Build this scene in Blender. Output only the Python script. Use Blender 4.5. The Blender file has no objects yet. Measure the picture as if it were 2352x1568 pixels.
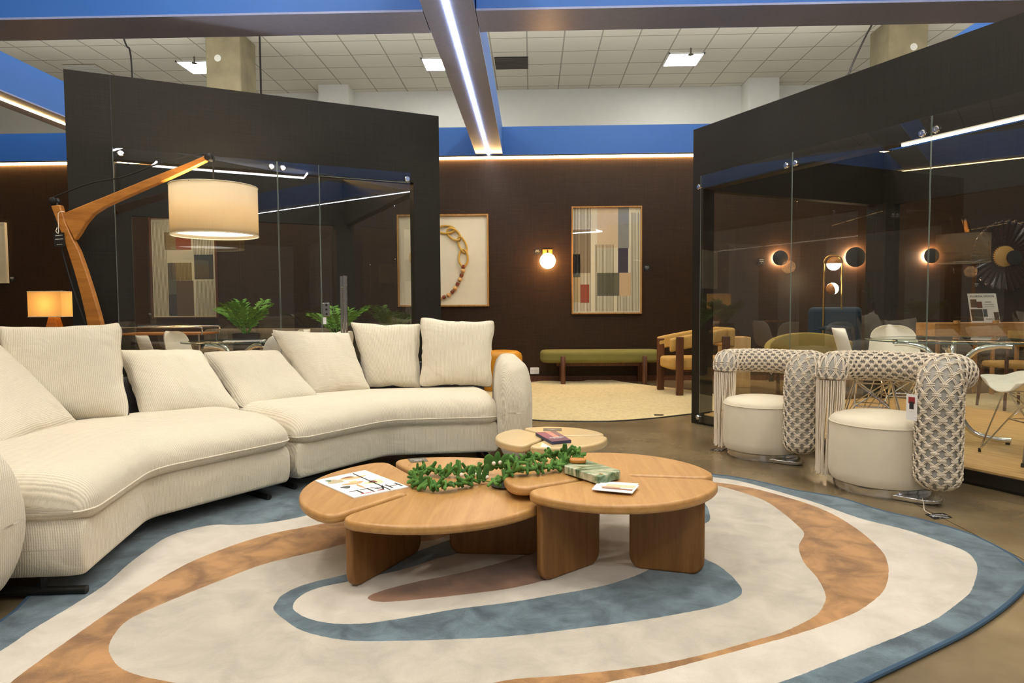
import bpy, bmesh, math, random
from mathutils import Vector, Matrix, geometry
random.seed(7)
SC = bpy.context.scene
COL = SC.collection
PI = math.pi

# ------------------------------------------------------------------ camera
FPX, CAMH, ROLL = 1560.0, 1.08, 0.0065
yaw = math.atan(46/FPX); pit = math.atan(79/FPX*math.cos(yaw))
FW = Vector((-math.sin(yaw)*math.cos(pit), math.cos(yaw)*math.cos(pit), -math.sin(pit)))
R0 = Vector((math.cos(yaw), math.sin(yaw), 0)); U0 = R0.cross(FW)
UP = U0*math.cos(ROLL)+R0*math.sin(ROLL); RT = R0*math.cos(ROLL)-U0*math.sin(ROLL)
CP = Vector((0, 0, CAMH))
cam = bpy.data.cameras.new('camera'); camo = bpy.data.objects.new('camera', cam); COL.objects.link(camo)
cam.sensor_width = 36; cam.lens = 36*FPX/2352; cam.clip_start = .05; cam.clip_end = 100
camo.matrix_world = Matrix(((RT.x, UP.x, -FW.x, 0), (RT.y, UP.y, -FW.y, 0), (RT.z, UP.z, -FW.z, CAMH), (0, 0, 0, 1)))
SC.camera = camo
def ray(x, y): return FW+RT*((x-1176)/FPX)-UP*((y-784)/FPX)
def G(x, y, z=0.0):            # point at height z seen at a pixel of the photograph
    d = ray(x, y); return CP+d*((z-CAMH)/d.z)
def AY(x, y, Y):               # point at depth Y
    d = ray(x, y); return CP+d*(Y/d.y)
def PLN(x, y, P, ang):         # point in the upright plane through P with plan direction ang (degrees)
    a = math.radians(ang); n = Vector((-math.sin(a), math.cos(a), 0)); d = ray(x, y)
    return CP+d*(n.dot(Vector((P[0], P[1], 0))-CP)/n.dot(d))

# ------------------------------------------------------------------ world and exposure
w = bpy.data.worlds.new('world'); SC.world = w; w.use_nodes = True
w.node_tree.nodes['Background'].inputs[0].default_value = (1.0, .90, .74, 1)
w.node_tree.nodes['Background'].inputs[1].default_value = .13
SC.view_settings.view_transform = 'Standard'; SC.view_settings.look = 'None'
SC.view_settings.gamma = 1; SC.view_settings.exposure = 0.17; SC.view_settings.use_curve_mapping = False

def area(name, loc, size, power, col, rot=(0, 0, 0)):
    l = bpy.data.lights.new(name, 'AREA'); l.shape = 'RECTANGLE'; l.size, l.size_y = size; l.energy = power; l.color = col
    o = bpy.data.objects.new(name, l); COL.objects.link(o); o.location = loc; o.rotation_euler = rot; return o
# recessed panels of the hall ceiling over and behind the camera
for i, (x, y) in enumerate([(-2.6, 1.2), (.6, 1.2), (3.8, 1.2), (-2.6, -2.6), (.6, -2.6), (3.8, -2.6), (-2.6, 3.6), (1.4, 3.8), (-3.4, 7.4), (1.4, 7.6), (3.6, 6.2)]):
    area('ceiling_lamp', (x, y, 5.48), (.62, .62), 58, (1, .93, .80))
CEIL = 5.54
LIGHT_PANEL = 26.0    # emission of the recessed ceiling panels
LED = 26.0
LED_W = (1, .62, .24); LED_C = (.95, .97, 1.0)

# ------------------------------------------------------------------ materials
MAT = {}
def newmat(name):
    m = bpy.data.materials.new(name); m.use_nodes = True; MAT[name] = m
    nt = m.node_tree; b = nt.nodes['Principled BSDF']; return m, nt, b
def c4(c): return (c[0], c[1], c[2], 1)
def s2l(r, g, b):
    f = lambda v: ((v/255)/12.92 if v/255 <= .04045 else ((v/255+.055)/1.055)**2.4)
    return (f(r), f(g), f(b))
def plain(name, col, rough=.5, metal=0, spec=.5, coat=0, var=.06, scale=8, bump=0, bscale=200, sheen=0):
    m, nt, b = newmat(name)
    b.inputs['Roughness'].default_value = rough; b.inputs['Metallic'].default_value = metal
    b.inputs['Specular IOR Level'].default_value = spec; b.inputs['Coat Weight'].default_value = coat
    if sheen: b.inputs['Sheen Weight'].default_value = sheen; b.inputs['Sheen Roughness'].default_value = .4
    tc = nt.nodes.new('ShaderNodeTexCoord'); n = nt.nodes.new('ShaderNodeTexNoise'); n.inputs['Scale'].default_value = scale
    n.inputs['Detail'].default_value = 4
    r = nt.nodes.new('ShaderNodeValToRGB'); nt.links.new(tc.outputs['Object'], n.inputs['Vector'])
    r.color_ramp.elements[0].position = .3; r.color_ramp.elements[1].position = .7
    r.color_ramp.elements[0].color = c4([v*(1-var) for v in col]); r.color_ramp.elements[1].color = c4([min(1, v*(1+var)) for v in col])
    nt.links.new(n.outputs[0], r.inputs[0]); nt.links.new(r.outputs[0], b.inputs['Base Color'])
    if bump:
        n2 = nt.nodes.new('ShaderNodeTexNoise'); n2.inputs['Scale'].default_value = bscale
        bp = nt.nodes.new('ShaderNodeBump'); bp.inputs['Strength'].default_value = bump; bp.inputs['Distance'].default_value = .004
        nt.links.new(tc.outputs['Object'], n2.inputs['Vector']); nt.links.new(n2.outputs[0], bp.inputs['Height']); nt.links.new(bp.outputs[0], b.inputs['Normal'])
    return m
def emis(name, col, strength):
    m, nt, b = newmat(name)
    b.inputs['Base Color'].default_value = c4((.8, .8, .8)); b.inputs['Emission Color'].default_value = c4(col); b.inputs['Emission Strength'].default_value = strength
    return m
def wood(name, c1, c2, rough=.4, axis='X', scale=1.0, coat=.0):
    m, nt, b = newmat(name)
    b.inputs['Roughness'].default_value = rough; b.inputs['Coat Weight'].default_value = coat; b.inputs['Coat Roughness'].default_value = .25
    tc = nt.nodes.new('ShaderNodeTexCoord'); mp = nt.nodes.new('ShaderNodeMapping')
    sc = {'X': (1.2, 14, 14), 'Y': (14, 1.2, 14), 'Z': (14, 14, 1.2)}[axis]
    mp.inputs['Scale'].default_value = [v*scale for v in sc]
    n = nt.nodes.new('ShaderNodeTexNoise'); n.inputs['Scale'].default_value = 2.2; n.inputs['Detail'].default_value = 8; n.inputs['Distortion'].default_value = .6
    n2 = nt.nodes.new('ShaderNodeTexNoise'); n2.inputs['Scale'].default_value = 14; n2.inputs['Detail'].default_value = 3
    mx = nt.nodes.new('ShaderNodeMath'); mx.operation = 'MULTIPLY_ADD'; mx.inputs[1].default_value = .35
    r = nt.nodes.new('ShaderNodeValToRGB'); r.color_ramp.elements[0].position = .42; r.color_ramp.elements[1].position = .85
    r.color_ramp.elements[0].color = c4(c1); r.color_ramp.elements[1].color = c4(c2)
    L = nt.links.new
    L(tc.outputs['Object'], mp.inputs[0]); L(mp.outputs[0], n.inputs['Vector']); L(mp.outputs[0], n2.inputs['Vector'])
    L(n2.outputs[0], mx.inputs[0]); L(n.outputs[0], mx.inputs[2]); L(mx.outputs[0], r.inputs[0]); L(r.outputs[0], b.inputs['Base Color'])
    bp = nt.nodes.new('ShaderNodeBump'); bp.inputs['Strength'].default_value = .08; bp.inputs['Distance'].default_value = .002
    L(mx.outputs[0], bp.inputs['Height']); L(bp.outputs[0], b.inputs['Normal'])
    return m
def fabric(name, c1, c2, rib=330, str_=.6, cross=150):
    # knitted ribs running along V of the UV map (in metres)
    m, nt, b = newmat(name); b.inputs['Roughness'].default_value = .95; b.inputs['Specular IOR Level'].default_value = .15
    b.inputs['Sheen Weight'].default_value = .25
    L = nt.links.new
    uv = nt.nodes.new('ShaderNodeUVMap'); sp = nt.nodes.new('ShaderNodeSeparateXYZ'); L(uv.outputs[0], sp.inputs[0])
    def sine(sock, f, ph=None):
        a = nt.nodes.new('ShaderNodeMath'); a.operation = 'MULTIPLY'; a.inputs[1].default_value = f; L(sock, a.inputs[0])
        s = nt.nodes.new('ShaderNodeMath'); s.operation = 'SINE'
        if ph is not None:
            q = nt.nodes.new('ShaderNodeMath'); q.operation = 'ADD'; L(a.outputs[0], q.inputs[0]); L(ph, q.inputs[1]); L(q.outputs[0], s.inputs[0])
        else: L(a.outputs[0], s.inputs[0])
        return s.outputs[0]
    nz = nt.nodes.new('ShaderNodeTexNoise'); nz.inputs['Scale'].default_value = 60; nz.inputs['Detail'].default_value = 3; L(uv.outputs[0], nz.inputs['Vector'])
    ph = nt.nodes.new('ShaderNodeMath'); ph.operation = 'MULTIPLY'; ph.inputs[1].default_value = 4; L(nz.outputs[0], ph.inputs[0])
    a = sine(sp.outputs[0], rib*2, ph.outputs[0]); c = sine(sp.outputs[1], cross*4, ph.outputs[0])
    m1 = nt.nodes.new('ShaderNodeMath'); m1.operation = 'MULTIPLY_ADD'; m1.inputs[1].default_value = .22; L(c, m1.inputs[0]); L(a, m1.inputs[2])
    m2 = nt.nodes.new('ShaderNodeMath'); m2.operation = 'MULTIPLY_ADD'; m2.inputs[1].default_value = .25; m2.inputs[2].default_value = .5; L(m1.outputs[0], m2.inputs[0])
    r = nt.nodes.new('ShaderNodeValToRGB'); r.color_ramp.elements[0].color = c4(c1); r.color_ramp.elements[1].color = c4(c2)
    r.color_ramp.elements[0].position = .12; r.color_ramp.elements[1].position = .6
    L(m2.outputs[0], r.inputs[0]); L(r.outputs[0], b.inputs['Base Color'])
    bp = nt.nodes.new('ShaderNodeBump'); bp.inputs['Strength'].default_value = str_; bp.inputs['Distance'].default_value = .003
    L(m2.outputs[0], bp.inputs['Height'])
    tc = nt.nodes.new('ShaderNodeTexCoord'); n3 = nt.nodes.new('ShaderNodeTexNoise'); n3.inputs['Scale'].default_value = 4.5; n3.inputs['Detail'].default_value = 3; n3.inputs['Distortion'].default_value = .8; L(tc.outputs['Object'], n3.inputs['Vector'])
    b2 = nt.nodes.new('ShaderNodeBump'); b2.inputs['Strength'].default_value = .55; b2.inputs['Distance'].default_value = .05; L(n3.outputs[0], b2.inputs['Height']); L(b2.outputs[0], bp.inputs['Normal']); L(bp.outputs[0], b.inputs['Normal'])
    return m
def glassmat(name, tint=(.93, .97, .95), refl=1.0, ior=1.75):
    m = bpy.data.materials.new(name); m.use_nodes = True; MAT[name] = m; nt = m.node_tree
    for n in list(nt.nodes):
        if n.type != 'OUTPUT_MATERIAL': nt.nodes.remove(n)
    out = nt.nodes['Material Output']; t = nt.nodes.new('ShaderNodeBsdfTransparent'); g = nt.nodes.new('ShaderNodeBsdfGlossy')
    t.inputs[0].default_value = c4(tint); g.inputs[0].default_value = (refl, refl, refl, 1); g.inputs['Roughness'].default_value = .005
    f = nt.nodes.new('ShaderNodeFresnel'); f.inputs[0].default_value = ior; mx = nt.nodes.new('ShaderNodeMixShader')
    ge = nt.nodes.new('ShaderNodeNewGeometry'); iv = nt.nodes.new('ShaderNodeMath'); iv.operation = 'SUBTRACT'; iv.inputs[0].default_value = 1; nt.links.new(ge.outputs['Backfacing'], iv.inputs[1])
    ml = nt.nodes.new('ShaderNodeMath'); ml.operation = 'MULTIPLY'; nt.links.new(f.outputs[0], ml.inputs[0]); nt.links.new(iv.outputs[0], ml.inputs[1])
    nt.links.new(ml.outputs[0], mx.inputs[0]); nt.links.new(t.outputs[0], mx.inputs[1]); nt.links.new(g.outputs[0], mx.inputs[2]); nt.links.new(mx.outputs[0], out.inputs[0])
    return m
def lin(*c): return s2l(*c)

def wallmat(name, c1, c2, rough=.45, bumps=.15):
    # dark wall covering with fine vertical and horizontal threads and faint joints every 1.25 m
    m, nt, b = newmat(name); L = nt.links.new; b.inputs['Roughness'].default_value = rough; b.inputs['Specular IOR Level'].default_value = .28
    tc = nt.nodes.new('ShaderNodeTexCoord')
    outs = []
    for sc in ((120, 120, 3), (3, 3, 120)):
        mp = nt.nodes.new('ShaderNodeMapping'); mp.inputs['Scale'].default_value = sc; L(tc.outputs['Object'], mp.inputs[0])
        n = nt.nodes.new('ShaderNodeTexNoise'); n.inputs['Scale'].default_value = 1; n.inputs['Detail'].default_value = 3; L(mp.outputs[0], n.inputs['Vector']); outs.append(n.outputs[0])
    a = nt.nodes.new('ShaderNodeMath'); a.operation = 'ADD'; L(outs[0], a.inputs[0]); L(outs[1], a.inputs[1])
    h = nt.nodes.new('ShaderNodeMath'); h.operation = 'MULTIPLY'; h.inputs[1].default_value = .5; L(a.outputs[0], h.inputs[0])
    r = nt.nodes.new('ShaderNodeValToRGB'); r.color_ramp.elements[0].position = .35; r.color_ramp.elements[1].position = .65
    r.color_ramp.elements[0].color = c4(c1); r.color_ramp.elements[1].color = c4(c2); L(h.outputs[0], r.inputs[0]); L(r.outputs[0], b.inputs['Base Color'])
    bp = nt.nodes.new('ShaderNodeBump'); bp.inputs['Strength'].default_value = bumps; bp.inputs['Distance'].default_value = .002; L(h.outputs[0], bp.inputs['Height']); L(bp.outputs[0], b.inputs['Normal'])
    return m

def floor_mat():
    m, nt, b = newmat('polished_concrete'); L = nt.links.new
    tc = nt.nodes.new('ShaderNodeTexCoord'); n = nt.nodes.new('ShaderNodeTexNoise'); n.inputs['Scale'].default_value = 1.6; n.inputs['Detail'].default_value = 6; n.inputs['Roughness'].default_value = .55
    L(tc.outputs['Object'], n.inputs['Vector']); r = nt.nodes.new('ShaderNodeValToRGB'); e = r.color_ramp.elements
    e[0].position = .33; e[1].position = .68; e[0].color = c4(lin(92, 78, 56)); e[1].color = c4(lin(134, 118, 90))
    L(n.outputs[0], r.inputs[0])
    n2 = nt.nodes.new('ShaderNodeTexNoise'); n2.inputs['Scale'].default_value = 25; n2.inputs['Detail'].default_value = 6; L(tc.outputs['Object'], n2.inputs['Vector'])
    mx = nt.nodes.new('ShaderNodeMix'); mx.data_type = 'RGBA'; mx.blend_type = 'MULTIPLY'; mx.inputs[0].default_value = .07; L(r.outputs[0], mx.inputs[6]); L(n2.outputs[0], mx.inputs[7])
    # saw-cut joints
    sp = nt.nodes.new('ShaderNodeSeparateXYZ'); L(tc.outputs['Object'], sp.inputs[0]); prev = None
    for k, off in ((0, .93), (1, .05)):
        a = nt.nodes.new('ShaderNodeMath'); a.operation = 'ADD'; a.inputs[1].default_value = 30+off; L(sp.outputs[k], a.inputs[0])
        mo = nt.nodes.new('ShaderNodeMath'); mo.operation = 'MODULO'; mo.inputs[1].default_value = 3.3; L(a.outputs[0], mo.inputs[0])
        lt = nt.nodes.new('ShaderNodeMath'); lt.operation = 'LESS_THAN'; lt.inputs[1].default_value = .006; L(mo.outputs[0], lt.inputs[0])
        if prev: s = nt.nodes.new('ShaderNodeMath'); s.operation = 'MAXIMUM'; L(prev, s.inputs[0]); L(lt.outputs[0], s.inputs[1]); prev = s.outputs[0]
        else: prev = lt.outputs[0]
    m3 = nt.nodes.new('ShaderNodeMix'); m3.data_type = 'RGBA'; L(prev, m3.inputs[0]); L(mx.outputs[2], m3.inputs[6]); m3.inputs[7].default_value = c4(lin(45, 38, 28))
    L(m3.outputs[2], b.inputs['Base Color'])
    rr = nt.nodes.new('ShaderNodeMapRange'); rr.inputs[3].default_value = .20; rr.inputs[4].default_value = .28; L(n2.outputs[0], rr.inputs[0]); L(rr.outputs[0], b.inputs['Roughness'])
    return m
def ceil_mat():
    m, nt, b = newmat('ceiling_tiles'); L = nt.links.new; b.inputs['Roughness'].default_value = .9
    tc = nt.nodes.new('ShaderNodeTexCoord'); sp = nt.nodes.new('ShaderNodeSeparateXYZ'); L(tc.outputs['Object'], sp.inputs[0]); prev = None
    for k, off in ((0, 62+.06+.012), (1, 62-11.47+.012)):
        a = nt.nodes.new('ShaderNodeMath'); a.operation = 'ADD'; a.inputs[1].default_value = off; L(sp.outputs[k], a.inputs[0])
        mo = nt.nodes.new('ShaderNodeMath'); mo.operation = 'MODULO'; mo.inputs[1].default_value = .62; L(a.outputs[0], mo.inputs[0])
        lt = nt.nodes.new('ShaderNodeMath'); lt.operation = 'LESS_THAN'; lt.inputs[1].default_value = .024; L(mo.outputs[0], lt.inputs[0])
        if prev: s = nt.nodes.new('ShaderNodeMath'); s.operation = 'MAXIMUM'; L(prev, s.inputs[0]); L(lt.outputs[0], s.inputs[1]); prev = s.outputs[0]
        else: prev = lt.outputs[0]
    ly = nt.nodes.new('ShaderNodeMath'); ly.operation = 'LESS_THAN'; ly.inputs[1].default_value = 13.42; L(sp.outputs[1], ly.inputs[0])
    an = nt.nodes.new('ShaderNodeMath'); an.operation = 'MULTIPLY'; L(prev, an.inputs[0]); L(ly.outputs[0], an.inputs[1])
    mx = nt.nodes.new('ShaderNodeMix'); mx.data_type = 'RGBA'; L(an.outputs[0], mx.inputs[0]); mx.inputs[6].default_value = c4(lin(232, 228, 212)); mx.inputs[7].default_value = c4(lin(176, 172, 156))
    L(mx.outputs[2], b.inputs['Base Color'])
    bp = nt.nodes.new('ShaderNodeBump'); bp.inputs['Strength'].default_value = .4; bp.inputs['Distance'].default_value = -.01; L(an.outputs[0], bp.inputs['Height']); L(bp.outputs[0], b.inputs['Normal'])
    return m
def rugmat(name, c1, c2, scale=5):
    m, nt, b = newmat(name); L = nt.links.new; b.inputs['Roughness'].default_value = 1; b.inputs['Specular IOR Level'].default_value = .1
    b.inputs['Sheen Weight'].default_value = .35
    tc = nt.nodes.new('ShaderNodeTexCoord'); n = nt.nodes.new('ShaderNodeTexNoise'); n.inputs['Scale'].default_value = scale; n.inputs['Detail'].default_value = 8; n.inputs['Roughness'].default_value = .62; n.inputs['Distortion'].default_value = .5
    L(tc.outputs['Object'], n.inputs['Vector']); r = nt.nodes.new('ShaderNodeValToRGB'); e = r.color_ramp.elements; e[0].position = .36; e[1].position = .62
    e[0].color = c4(c1); e[1].color = c4(c2); L(n.outputs[0], r.inputs[0]); L(r.outputs[0], b.inputs['Base Color'])
    n2 = nt.nodes.new('ShaderNodeTexNoise'); n2.inputs['Scale'].default_value = 420; n2.inputs['Detail'].default_value = 2; L(tc.outputs['Object'], n2.inputs['Vector'])
    ad = nt.nodes.new('ShaderNodeMath'); ad.operation = 'MULTIPLY_ADD'; ad.inputs[1].default_value = .9; L(n.outputs[0], ad.inputs[0]); L(n2.outputs[0], ad.inputs[2])
    bp = nt.nodes.new('ShaderNodeBump'); bp.inputs['Strength'].default_value = .5; bp.inputs['Distance'].default_value = .006; L(ad.outputs[0], bp.inputs['Height']); L(bp.outputs[0], b.inputs['Normal'])
    return m
def marble():
    m, nt, b = newmat('green_marble'); L = nt.links.new; b.inputs['Roughness'].default_value = .2
    tc = nt.nodes.new('ShaderNodeTexCoord'); n = nt.nodes.new('ShaderNodeTexNoise'); n.inputs['Scale'].default_value = 5; n.inputs['Detail'].default_value = 9; n.inputs['Distortion'].default_value = 2.2
    mp = nt.nodes.new('ShaderNodeMapping'); mp.inputs['Scale'].default_value = (1, 2.5, 1); mp.inputs['Rotation'].default_value = (0, 0, .5)
    L(tc.outputs['Object'], mp.inputs[0]); L(mp.outputs[0], n.inputs['Vector']); r = nt.nodes.new('ShaderNodeValToRGB'); e = r.color_ramp.elements
    e[0].position = .36; e[1].position = .6; e[0].color = c4(lin(60, 92, 62)); e[1].color = c4(lin(196, 196, 172)); q = e.new(.48); q.color = c4(lin(138, 156, 126))
    L(n.outputs[0], r.inputs[0]); L(r.outputs[0], b.inputs['Base Color']); return m

floor_mat(); ceil_mat(); marble()
plain('white_paint', lin(234, 234, 226), .8, var=.015)
plain('concrete_column', lin(150, 140, 112), .8, var=.2, scale=3, bump=.2, bscale=20)
plain('beam_blue', lin(44, 104, 190), .5, var=.02)
plain('beam_underside', lin(138, 150, 196), .32, var=.06, scale=30)
wallmat('wall_brown', lin(36, 23, 12), lin(58, 38, 20))
wallmat('booth_dark', lin(21, 19, 13), lin(34, 30, 21), .55)
plain('black_trim', lin(20, 19, 18), .4)
plain('black_rubber', lin(14, 14, 14), .6)
plain('chrome', (.75, .75, .76), .12, 1, var=.02)
plain('brass', lin(200, 168, 96), .3, 1, var=.04)
emis('led_warm', LED_W, 45); emis('led_cool', LED_C, LED*1.1); emis('panel_light', (1, .98, .93), LIGHT_PANEL)
emis('globe_glow', (1, .55, .20), 34); emis('shade_diffuser', (1, .93, .8), 3); emis('halo_glow', (1, .66, .40), 260)
emis('half_globe', (1, .82, .55), 8)
glassmat('glass_clear', (.985, .992, .987)); glassmat('table_glass', (.86, .93, .89)); 
plain('glass_edge', lin(120, 132, 124), .25, var=.02)
fabric('cream_knit', lin(194, 185, 165), lin(222, 213, 193))
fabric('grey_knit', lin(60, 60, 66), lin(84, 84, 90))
plain('cream_linen', lin(222, 212, 190), .95, spec=.2, var=.03, bump=.25, bscale=500, sheen=.2)
plain('grey_canvas', lin(172, 168, 160), .95, spec=.2, bump=.2, bscale=500)
plain('cotton_rope', lin(236, 224, 204), .9, spec=.2, var=.05, scale=60, bump=.4, bscale=700)
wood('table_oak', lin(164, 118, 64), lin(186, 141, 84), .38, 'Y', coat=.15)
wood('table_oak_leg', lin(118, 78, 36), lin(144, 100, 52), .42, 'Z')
wood('lamp_wood', lin(150, 92, 32), lin(186, 122, 50), .4, 'X')
wood('sideboard_wood', lin(168, 120, 62), lin(198, 150, 88), .45, 'X')
wood('dark_wood', lin(62, 34, 20), lin(104, 62, 36), .4, 'Z')
wood('pale_wood', lin(190, 150, 92), lin(220, 184, 126), .5, 'Z')
wood('frame_wood', lin(150, 106, 48), lin(184, 138, 74), .5, 'Z')
wood('bamboo_floor', lin(176, 134, 76), lin(222, 184, 122), .35, 'X')
plain('beige_lacquer', lin(196, 172, 126), .35, coat=.2, var=.02)
plain('pale_edge', lin(225, 216, 200), .6)
rugmat('rug_cream', lin(188, 180, 167), lin(206, 198, 186)); rugmat('rug_greige', lin(168, 161, 148), lin(190, 182, 168), 6)
rugmat('rug_brown', lin(120, 82, 42), lin(176, 130, 78), 7); rugmat('rug_blue', lin(54, 72, 84), lin(98, 119, 130), 8); rugmat('rug_rust', lin(104, 70, 46), lin(146, 104, 74), 5)
plain('rug_binding', lin(56, 80, 102), .95)
rugmat('sisal', lin(196, 176, 122), lin(222, 204, 150), 30)
plain('olive_fabric', lin(112, 108, 52), .9, bump=.2); plain('ochre_fabric', lin(190, 152, 84), .9, bump=.2)
plain('mustard_fabric', lin(150, 130, 62), .9); plain('navy_fabric', lin(20, 42, 62), .9); plain('taupe_fabric', lin(96, 84, 68), .95, bump=.2)
plain('orange_leather', lin(196, 134, 28), .42, var=.08, scale=5)
plain('white_plastic', lin(236, 230, 214), .35, var=.01); plain('paper_white', lin(240, 238, 234), .6, var=.01)
plain('black_card', lin(16, 15, 15), .5, var=.02); plain('grey_card', lin(90, 84, 70), .5, var=.02)
plain('felt_green', lin(62, 104, 36), .85, var=.25, scale=40); plain('felt_green_light', lin(84, 126, 50), .85, var=.2, scale=40)
plain('leaf_green', lin(92, 150, 40), .5, var=.25, scale=20); plain('leaf_yellow', lin(150, 170, 40), .5, var=.2)
plain('bead_white', lin(226, 214, 196), .6); plain('pot_dark', lin(46, 42, 38), .6)
plain('mat_cream', lin(222, 212, 186), .9, var=.02); plain('canvas_white', lin(214, 206, 178), .9)
plain('rope_mustard', lin(196, 156, 70), .8, var=.1, bump=.3, bscale=300); plain('wood_bead', lin(206, 160, 96), .5, var=.1); plain('red_bead', lin(122, 58, 30), .4, var=.2, scale=20)
plain('brown_glass', lin(40, 18, 8), .22, spec=.35); plain('amber', lin(190, 150, 80), .2, coat=.3)
plain('black_disc', lin(22, 24, 22), .6)
PAL = {}
def pal(r, g, b):
    k = 'print_%02x%02x%02x' % (r, g, b)
    if k not in MAT: plain(k, lin(r, g, b), .6, var=.03, scale=20)
    return k
def shade_mat(name, col, tr):
    m, nt, b = newmat(name); L = nt.links.new
    b.inputs['Base Color'].default_value = c4(col); b.inputs['Roughness'].default_value = .95
    t = nt.nodes.new('ShaderNodeBsdfTranslucent'); t.inputs[0].default_value = c4(col)
    tc = nt.nodes.new('ShaderNodeTexCoord'); mp = nt.nodes.new('ShaderNodeMapping'); mp.inputs['Scale'].default_value = (200, 200, 8); L(tc.outputs['Object'], mp.inputs[0])
    n = nt.nodes.new('ShaderNodeTexNoise'); n.inputs['Scale'].default_value = 1; L(mp.outputs[0], n.inputs['Vector']); r = nt.nodes.new('ShaderNodeValToRGB')
    r.color_ramp.elements[0].color = c4([v*.92 for v in col]); r.color_ramp.elements[1].color = c4(col); L(n.outputs[0], r.inputs[0]); L(r.outputs[0], t.inputs[0]); L(r.outputs[0], b.inputs['Base Color'])
    mx = nt.nodes.new('ShaderNodeMixShader'); mx.inputs[0].default_value = tr; L(b.outputs[0], mx.inputs[1]); L(t.outputs[0], mx.inputs[2]); L(mx.outputs[0], nt.nodes['Material Output'].inputs[0])
emis('led_booth', (1, .88, .66), 14)
emis('added_uplight_glow', (1, .95, .84), 17)  # glow of the strips added on the beam tops to brighten the ceiling
shade_mat('shade_linen', lin(232, 216, 182), .18); shade_mat('shade_yellow', lin(236, 200, 130), .35)

# ------------------------------------------------------------------ mesh building
class MB:
    def __init__(s): s.v = []; s.f = []; s.m = []; s.uv = []; s.mi = 0
    def add(s, vs, fs, M=None, uvs=None):
        o = len(s.v)
        for p in vs:
            p = Vector(p); s.v.append(M @ p if M else p)
        for i, f in enumerate(fs):
            s.f.append([o+k for k in f]); s.m.append(s.mi); s.uv.append(uvs[i] if uvs else None)
        return s
    def mat(s, i): s.mi = i; return s
    def box(s, a, b, M=None):
        x0, y0, z0 = a; x1, y1, z1 = b
        vs = [(x0,y0,z0),(x1,y0,z0),(x1,y1,z0),(x0,y1,z0),(x0,y0,z1),(x1,y0,z1),(x1,y1,z1),(x0,y1,z1)]
        return s.add(vs, [(0,3,2,1),(4,5,6,7),(0,1,5,4),(1,2,6,5),(2,3,7,6),(3,0,4,7)], M)
    def prism(s, poly, z0, z1, M=None):
        n = len(poly); a = sum(poly[i][0]*poly[(i+1) % n][1]-poly[(i+1) % n][0]*poly[i][1] for i in range(n))
        if a < 0: poly = poly[::-1]
        vs = [(p[0], p[1], z0) for p in poly]+[(p[0], p[1], z1) for p in poly]
        fs = [tuple(range(n))[::-1], tuple(range(n, 2*n))]+[(i, (i+1) % n, n+(i+1) % n, n+i) for i in range(n)]
        return s.add(vs, fs, M)
    def tube(s, pts, r, seg=8, M=None, cap=True, closed=False):
        P = [Vector(p) for p in pts]; n = len(P); rr = r if isinstance(r, (list, tuple)) else [r]*n
        vs = []; fs = []; nrm = None
        for i in range(n):
            if closed: t = P[(i+1) % n]-P[i-1]
            else: t = P[min(i+1, n-1)]-P[max(i-1, 0)]
            t.normalize()
            if nrm is None: nrm = t.orthogonal().normalized()
            else:
                nrm = nrm-t*nrm.dot(t)
                if nrm.length < 1e-5: nrm = t.orthogonal()
                nrm.normalize()
            bn = t.cross(nrm)
            for k in range(seg):
                a = 2*PI*k/seg; vs.append(P[i]+(nrm*math.cos(a)+bn*math.sin(a))*rr[i])
        for i in range(n if closed else n-1):
            j = (i+1) % n
            for k in range(seg): fs.append((i*seg+k, i*seg+(k+1) % seg, j*seg+(k+1) % seg, j*seg+k))
        if cap and not closed: fs += [tuple(range(seg))[::-1], tuple(range((n-1)*seg, n*seg))]
        return s.add(vs, fs, M)
    def lathe(s, prof, seg=32, M=None, cap=True, sx=1, sy=1):
        vs = []; fs = []; n = len(prof)
        for r, z in prof:
            for k in range(seg): a = 2*PI*k/seg; vs.append((r*math.cos(a)*sx, r*math.sin(a)*sy, z))
        for i in range(n-1):
            for k in range(seg): fs.append((i*seg+k, i*seg+(k+1) % seg, (i+1)*seg+(k+1) % seg, (i+1)*seg+k))
        if cap: fs += [tuple(range(seg))[::-1], tuple(range((n-1)*seg, n*seg))]
        return s.add(vs, fs, M)
    def sphere(s, c, r, seg=16, rings=10, M=None):
        rx, ry, rz = r if isinstance(r, (tuple, list)) else (r, r, r); vs = []; fs = []
        for i in range(1, rings):
            a = PI*i/rings
            for k in range(seg): b = 2*PI*k/seg; vs.append((c[0]+rx*math.sin(a)*math.cos(b), c[1]+ry*math.sin(a)*math.sin(b), c[2]-rz*math.cos(a)))
        o = len(vs); vs += [(c[0], c[1], c[2]-rz), (c[0], c[1], c[2]+rz)]
        for i in range(rings-2):
            for k in range(seg): fs.append((i*seg+k, i*seg+(k+1) % seg, (i+1)*seg+(k+1) % seg, (i+1)*seg+k))
        for k in range(seg): fs.append((o, (k+1) % seg, k)); fs.append((o+1, (rings-2)*seg+k, (rings-2)*seg+(k+1) % seg))
        return s.add(vs, fs, M)
    def grid(s, fn, nu, nv, cu=False, uvs=None, M=None):
        vs = [fn(i/(nu if cu else nu-1), j/(nv-1)) for j in range(nv) for i in range(nu)]; fs = []; uv = []
        for j in range(nv-1):
            for i in range(nu if cu else nu-1):
                k = (i+1) % nu; fs.append((j*nu+i, j*nu+k, (j+1)*nu+k, (j+1)*nu+i))
                if uvs: uv.append([uvs(i, j), uvs(i+1, j), uvs(i+1, j+1), uvs(i, j+1)])
        return s.add(vs, fs, M, uv if uvs else None)

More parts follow.
